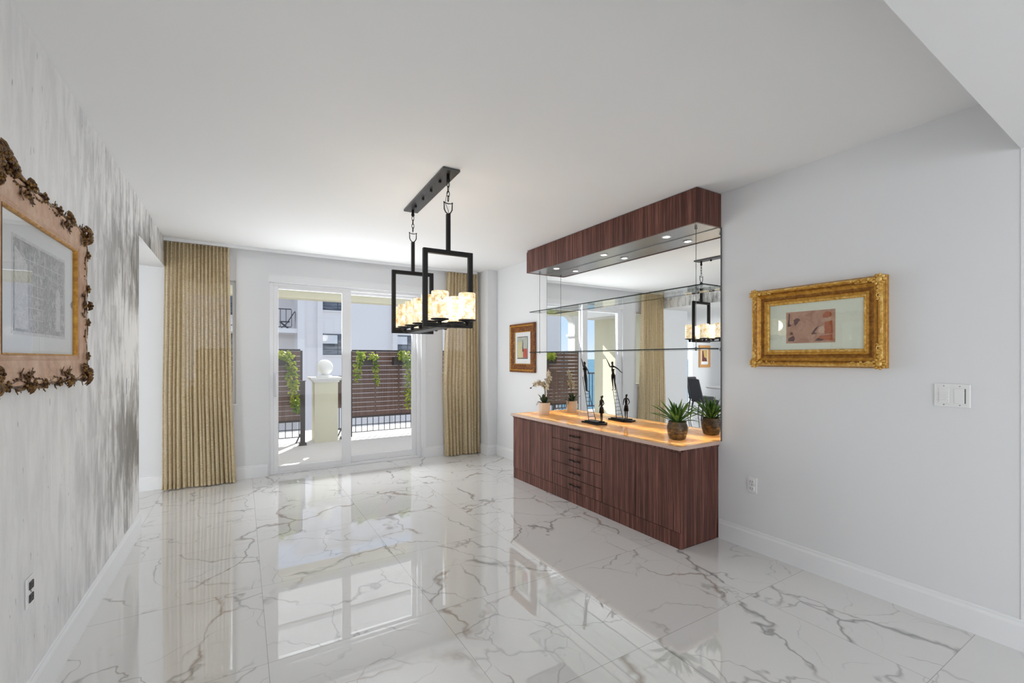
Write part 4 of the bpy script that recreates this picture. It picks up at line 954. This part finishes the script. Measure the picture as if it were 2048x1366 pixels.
# ------------------------------------------------------------------ terrace
struct('floor_terrace', MB().box(-1.415, 9.0, 6.37, 9.75, -.15, -.01).box(-2.7, -1.415, 8.87, 9.75, -.15, -.01), M['terrace'])
mb = MB().box(-1.6, 9.0, 6.37, 9.30, 2.78, 2.79); struct('ceiling_terrace', mb, M['roof_panel'])
struct('beam_terrace_edge', MB().box(-1.6, 9.0, 9.22, 9.50, 2.56, 2.95), M['cream_stucco'])
mb = MB()
for x in (-.9, 3.6): mb.box(x-.04, x+.04, 6.37, 9.22, 2.68, 2.78)
mb.box(-1.4, 9.0, 7.75, 7.81, 2.72, 2.78)
struct('beam_terrace_rafters', mb, M['white_stucco'])
# column with curved bracket
mb = MB().box(-1.36, -1.04, 9.22, 9.50, -.01, 2.56).box(-1.40, -1.0, 9.18, 9.54, -.01, .12).box(-1.40, -1.0, 9.18, 9.54, 2.02, 2.08)
pts = [(-1.04, 9.26, 2.56)]+[(-1.04+.26*(1-math.cos(a)), 9.26, 2.26+.30*math.sin(a)) for a in [i*PI/16 for i in range(9)]]
mb.prism(pts, (0, .2, 0)); struct('column_terrace', mb, M['white_stucco'])
# gate post with ball finial
gpst = thing('gate_pillar', 'cream terrace pillar with a white ball finial between the slatted panels', 'pillar', (1.24, 8.40, 0))
px0, px1, py0, py1 = 1.055, 1.43, 8.21, 8.59
MB().box(px0, px1, py0, py1, -.01, 1.02).build('pillar_shaft', M['cream_stucco'], gpst)
cxp, cyp = (px0+px1)/2, (py0+py1)/2
mb = MB()
for z, e_ in ((1.02, .02), (1.05, .045), (1.075, .065)): mb.box(px0-e_, px1+e_, py0-e_, py1+e_, z, z+.03)
mb.lathe([(.15, 0), (.12, .02), (.06, .035), (.05, .05)], (cxp, cyp, 1.105), 28); mb.build('pillar_cap', M['white_stucco'], gpst)
MB().blob((cxp, cyp, 1.275), .135, 32, 20).build('ball_finial', M['white_stucco'], gpst)
# slatted privacy panels
def fence(x0, x1, y, label, zb=.36, zt=1.555, n=14, posts=(), skew=0):
    r_ = thing('privacy_fence', label, 'fence', ((x0+x1)/2, y, 0), group='slatted privacy panels')
    mb = MB(); pitch = (zt-zb)/n
    for k in range(n): z = zb+k*pitch; mb.box(x0+.03, x1-.03, y, y+.02, z+.002, z+pitch-.005)
    mb.build('slat_panel', M['slat'], r_)
    mb = MB().box(x0, x0+.035, y-.01, y+.03, -.01, zt+.01).box(x1-.035, x1, y-.01, y+.03, -.01, zt+.01).box(x0+.035, x1-.035, y-.01, y+.03, zt, zt+.035).box(x0+.035, x1-.035, y-.01, y+.03, zb-.03, zb)
    k = x0+.45
    while k < x1-.2: mb.box(k, k+.025, y+.02, y+.04, zb, zt); k += .45
    mb.build('panel_frame', M['slat_frame'], r_)
    mb = MB(); x = x0+.1
    while x < x1-.04: mb.box(x-.006, x+.006, y, y+.012, .06, zb-.03); x += .105
    for z in (.06, .19): mb.box(x0+.035, x1-.035, y-.001, y+.013, z, z+.014)
    mb.build('lower_grille', M['rail'], r_)
    return r_
fence(-.62, .90, 8.52, 'brown slatted privacy panel left of the ball-topped pillar')
fence(1.70, 4.3, 8.55, 'brown slatted privacy panel right of the ball-topped pillar', n=14)
def post(x, y, h, label):
    p = thing('fence_post', label, 'post', (x, y, 0), group='dark fence posts')
    MB().box(x-.035, x+.035, y-.035, y+.035, .03, h).build('post_shaft', M['slat_frame'], p, bevel=.003)
    MB().box(x-.045, x+.045, y-.045, y+.045, h, h+.012).build('post_cap', M['slat_frame'], p)
    MB().box(x-.055, x+.055, y-.055, y+.055, -.01, .03).build('post_foot', M['slat_frame'], p)
    mb = MB(); mb.bar((x-.035, y, .18), (x-.10, y, .03), .02); mb.build('post_brace', M['slat_frame'], p)
post(.86, 8.12, 1.05, 'short dark post standing left of the ball-topped pillar')
post(1.56, 8.42, 1.06, 'short dark post standing right of the ball-topped pillar')
gt = thing('terrace_gate', 'brown and charcoal low gate section between pillar and right slatted panel', 'gate', (1.64, 8.6, 0))
MB().box(1.46, 1.69, 8.64, 8.66, .52, 1.02).build('gate_panel', M['slat'], gt)
mb = MB().box(1.44, 1.72, 8.63, 8.67, 1.02, 1.06).box(1.44, 1.72, 8.63, 8.67, .12, .15)
for x in (1.46, 1.52, 1.58, 1.64): mb.box(x, x+.012, 8.642, 8.655, .15, .52)
mb.build('gate_frame', M['rail'], gt)
# metal railing to the left, above the sea
rl = thing('terrace_railing', 'charcoal vertical-bar railing at the left terrace edge above the sea', 'railing', (-1.0, 9.62, 0))
mb = MB().box(-2.6, -.62, 9.60, 9.64, 1.0, 1.04).box(-2.6, -.62, 9.605, 9.635, .08, .11).box(-.66, -.62, 9.60, 9.64, -.01, 1.0).box(-2.6, -2.56, 9.60, 9.64, -.01, 1.0); mb.build('rail_frame', M['rail'], rl)
x = -2.55
while x < -.65:
    MB().box(x-.009, x+.009, 9.61, 9.628, .11, 1.0).build('baluster', M['rail'], rl); x += .11
rl['label'] = 'charcoal vertical-bar railing at the left terrace edge above the sea'
# hanging planters and vines
def planter(x0, x1, y, z, label, n, seed):
    r_ = thing('hanging_planter', label, 'planter', ((x0+x1)/2, y, z), group='planters on the slatted panels'); q = random.Random(seed)
    mb = MB().prism([(x0, y-.02, z), (x0, y-.15, z+.0), (x0, y-.18, z+.16), (x0, y-.02, z+.16)], (x1-x0, 0, 0)); mb.build('trough', M['slat_frame'], r_)
    mb = MB(); mb.box(x0+.07, x0+.09, y-.02, y+.009, z+.10, z+.17).box(x1-.09, x1-.07, y-.02, y+.009, z+.10, z+.17); mb.build('bracket', M['slat_frame'], r_)
    return r_
def leafcloud(mb, c, q, size):
    a = q.uniform(0, 6.28); e_ = q.uniform(-.9, .5); d_ = V((math.cos(a), math.sin(a)*.6-.3, e_))
    if d_.length < .1: d_ = V((1, 0, 0))
    mb.leaf(c, d_, V((0, -1, .6)), size*q.uniform(.7, 1.2), size*.8, .2, .15, 3)
def vine(pts, n, label, parent_thing, seed, spread=.05, size=.06):
    q = random.Random(seed); r_ = thing('trailing_vine', label, 'vine', pts[0], group='lime green vines on the slatted panels')
    P_ = spl(pts, 8); MB().tube(P_, .005, 5).build('vine_stem', M['stem'], r_)
    mb = MB()
    for k in range(n):
        c = P_[q.randrange(len(P_))]+V((q.uniform(-spread, spread), q.uniform(-.06, 0), q.uniform(-spread, spread)))
        leafcloud(mb, c, q, size)
    mb.build('foliage', M['vine'], r_)
planter(.22, .78, 8.50, 1.30, 'dark planter trough at the right end of the left slatted panel', 0, 2)
planter(1.80, 2.14, 8.53, 1.30, 'dark planter trough at the left end of the right slatted panel', 0, 3)
planter(2.46, 3.0, 8.53, 1.30, 'dark planter trough further right on the right slatted panel', 0, 4)
vine([(.30, 8.40, 1.46), (.45, 8.30, 1.50), (.66, 8.30, 1.42), (.73, 8.32, 1.0), (.78, 8.34, .58)], 420, 'long bright lime vine trailing down the left slatted panel', None, 31, .07, .055)
vine([(1.86, 8.42, 1.45), (1.84, 8.30, 1.50), (1.78, 8.32, 1.3), (1.78, 8.36, 1.05)], 140, 'lime vine at the left end of the right slatted panel', None, 33, .055, .05)
vine([(2.02, 8.42, 1.45), (2.08, 8.30, 1.48), (2.10, 8.34, 1.22), (2.14, 8.36, .98)], 90, 'thin lime vine hanging mid right slatted panel', None, 34, .04, .05)
vine([(2.60, 8.42, 1.45), (2.64, 8.30, 1.5), (2.72, 8.33, 1.2), (2.74, 8.36, .55)], 260, 'long lime vine at the right of the right slatted panel', None, 35, .07, .055)

# ------------------------------------------------------------------ surroundings
struct('ground', MB().box(-60, 60, 10.2, 36, -7.2, -7.0).box(-60, -1.7, -10, 10.2, -7.2, -7.0), M['sand'])
struct('sea', MB().box(-9000, 9000, 36, 14000, -8.5, -8.0).box(-9000, -60, -2000, 36, -8.5, -8.0), M['sea'])
BY = 28.0
def BX(px, Y=BY):
    u = (px-1024)/892; return Y*(.51788+.85545*u)/(.85545-.51788*u)
def BD(px, Y=BY):
    u = (px-1024)/892; return Y/(.85545-.51788*u)
def BZ(py, px, Y=BY): return 1.42-(py-718)*BD(px, Y)/892
bl = thing('apartment_building', 'white apartment building with dark windows standing beyond the terrace', 'building', (3, BY+4, -7))
bx0 = BX(594)
mb = MB().box(bx0, 24, BY, BY+10, -7, 9.6); mb.build('wall', M['bldg'], bl)
mb = MB().box(-16.6, bx0, BY+2.2, BY+10, -7, 9.6); mb.build('recessed_wall', M['bldg'], bl)
MB().box(BX(636)-.05, BX(636)+.22, BY-.25, BY, -7, 9.6).box(BX(785)-.05, BX(785)+.25, BY-.25, BY, -7, 9.6).box(bx0-.0, bx0+.35, BY-.35, BY, -7, 9.6).build('pilaster', M['bldg'], bl)
MB().box(-16.7, 24.2, BY+2.0, BY+10, 9.6, 9.8).box(bx0, 24.2, BY-.2, BY+10, 9.6, 9.8).build('parapet', M['bldg'], bl)
def bwin(p0, p1, q0, q1, Y=BY, blind=False):
    x0, x1 = BX(p0, Y), BX(p1, Y); z1, z0 = BZ(q0, (p0+p1)/2, Y), BZ(q1, (p0+p1)/2, Y); f = .06
    mb = MB().box(x0, x0+f, Y-.05, Y, z0, z1).box(x1-f, x1, Y-.05, Y, z0, z1).box(x0+f, x1-f, Y-.05, Y, z1-f, z1).box(x0+f, x1-f, Y-.05, Y, z0, z0+f).box(x0+f, x1-f, Y-.045, Y, (z0+z1)/2-.025, (z0+z1)/2+.025).box(x0+(x1-x0)*.72, x0+(x1-x0)*.72+.04, Y-.045, Y, z0+f, z1-f)
    w = mb.build('window', M['win_dark'], bl)
    MB().box(x0+f, x1-f, Y-.02, Y-.005, z0+f, z1-f).build('pane', M['winglass'], w)
    if blind: MB().box(x0+f, x0+(x1-x0)*.72, Y-.030, Y-.022, (z0+z1)/2+.05, z1-f).build('blind', M['blind'], w)
    MB().box(x0-.08, x1+.08, Y-.10, Y, z0-.08, z0).build('window_sill', M['bldg'], w)
bwin(643, 687, 668, 710, blind=True); bwin(643, 687, 585, 621); bwin(789, 824, 671, 710, blind=True); bwin(789, 830, 560, 600)
bwin(456, 474, 655, 700, BY+2.2); bwin(456, 474, 585, 630, BY+2.2)
bwin(643, 687, 752, 794)
for x in (-12, -9, -6): 
    for z in (-1.5, 1.6, 4.8):
        w = MB().box(x, x+1.2, BY+2.14, BY+2.2, z, z+1.2).build('window', M['win_dark'], bl); MB().box(x+.08, x+1.12, BY+2.12, BY+2.14, z+.08, z+1.12).build('pane', M['winglass'], w)
# balconies of the building
for zc3 in (BZ(657, 575), BZ(657, 575)-3.1, BZ(657, 575)+3.1):
    a, b = BX(440, BY), bx0
    bal = MB().box(a, b-.002, BY-.2, BY+2.2, zc3-.25, zc3).build('balcony_slab', M['bldg'], bl)
    mb = MB().box(a, b-.3, BY-.15, BY-.10, zc3+1.05, zc3+1.1).box(a, b-.3, BY-.15, BY-.10, zc3+.06, zc3+.1)
    x = a
    while x < b-.3: mb.box(x, x+.03, BY-.14, BY-.11, zc3+.1, zc3+1.05); x += .28
    mb.build('balcony_railing', M['rail'], bal)
zc3 = BZ(657, 575)
bc = thing('balcony_chair', 'dark folding chair on the balcony of the building opposite', 'chair', (BX(574), BY+.9, zc3))
X_ = BX(572); mb = MB(); mb.box(X_-.25, X_+.25, BY+.7, BY+1.15, zc3+.42, zc3+.46); mb.build('seat', M['rail'], bc)
mb = MB(); mb.prism([(X_+.15, BY+.7, zc3+.46), (X_+.50, BY+.7, zc3+1.05), (X_+.54, BY+.7, zc3+1.05), (X_+.20, BY+.7, zc3+.46)], (0, .45, 0)); mb.build('backrest', M['rail'], bc)
for dy in (.72, 1.1):
    mb = MB(); mb.bar((X_-.25, BY+dy, zc3+.44), (X_+.25, BY+dy, zc3), .04); mb.build('leg', M['rail'], bc); mb = MB(); mb.bar((X_+.2, BY+dy, zc3+.44), (X_-.25, BY+dy, zc3), .04); mb.build('leg', M['rail'], bc)
# shrubs and palms below, near the shore
def palm(x, y, h, seed, label):
    q = random.Random(seed); r_ = thing('palm_tree', label, 'palm', (x, y, -7), group='palms near the shore')
    MB().tube([(x, y, -7), (x+.2, y, -7+h*.5), (x+.1, y, -7+h)], [.22, .17, .14], 10).build('trunk', M['trunk'], r_)
    mb = MB()
    for k in range(26):
        a = k*2.4; el = R(q.uniform(-10, 60)); d_ = V((math.cos(a)*math.cos(el), math.sin(a)*math.cos(el), math.sin(el)))
        mb.leaf((x+.1, y, -7+h), d_, V((0, 0, 1)), q.uniform(1.8, 2.6), .45, .35, .3, 7)
    mb.build('fronds', M['foliage'], r_)
palm(-6.4, 19, 7.2, 1, 'palm whose crown rises behind the terrace railing nearest the pale wall')
palm(-8.6, 22, 7.0, 2, 'palm standing further toward the sea behind the railing')
palm(-2.6, 26, 6.2, 3, 'lowest palm behind the left slatted panel')
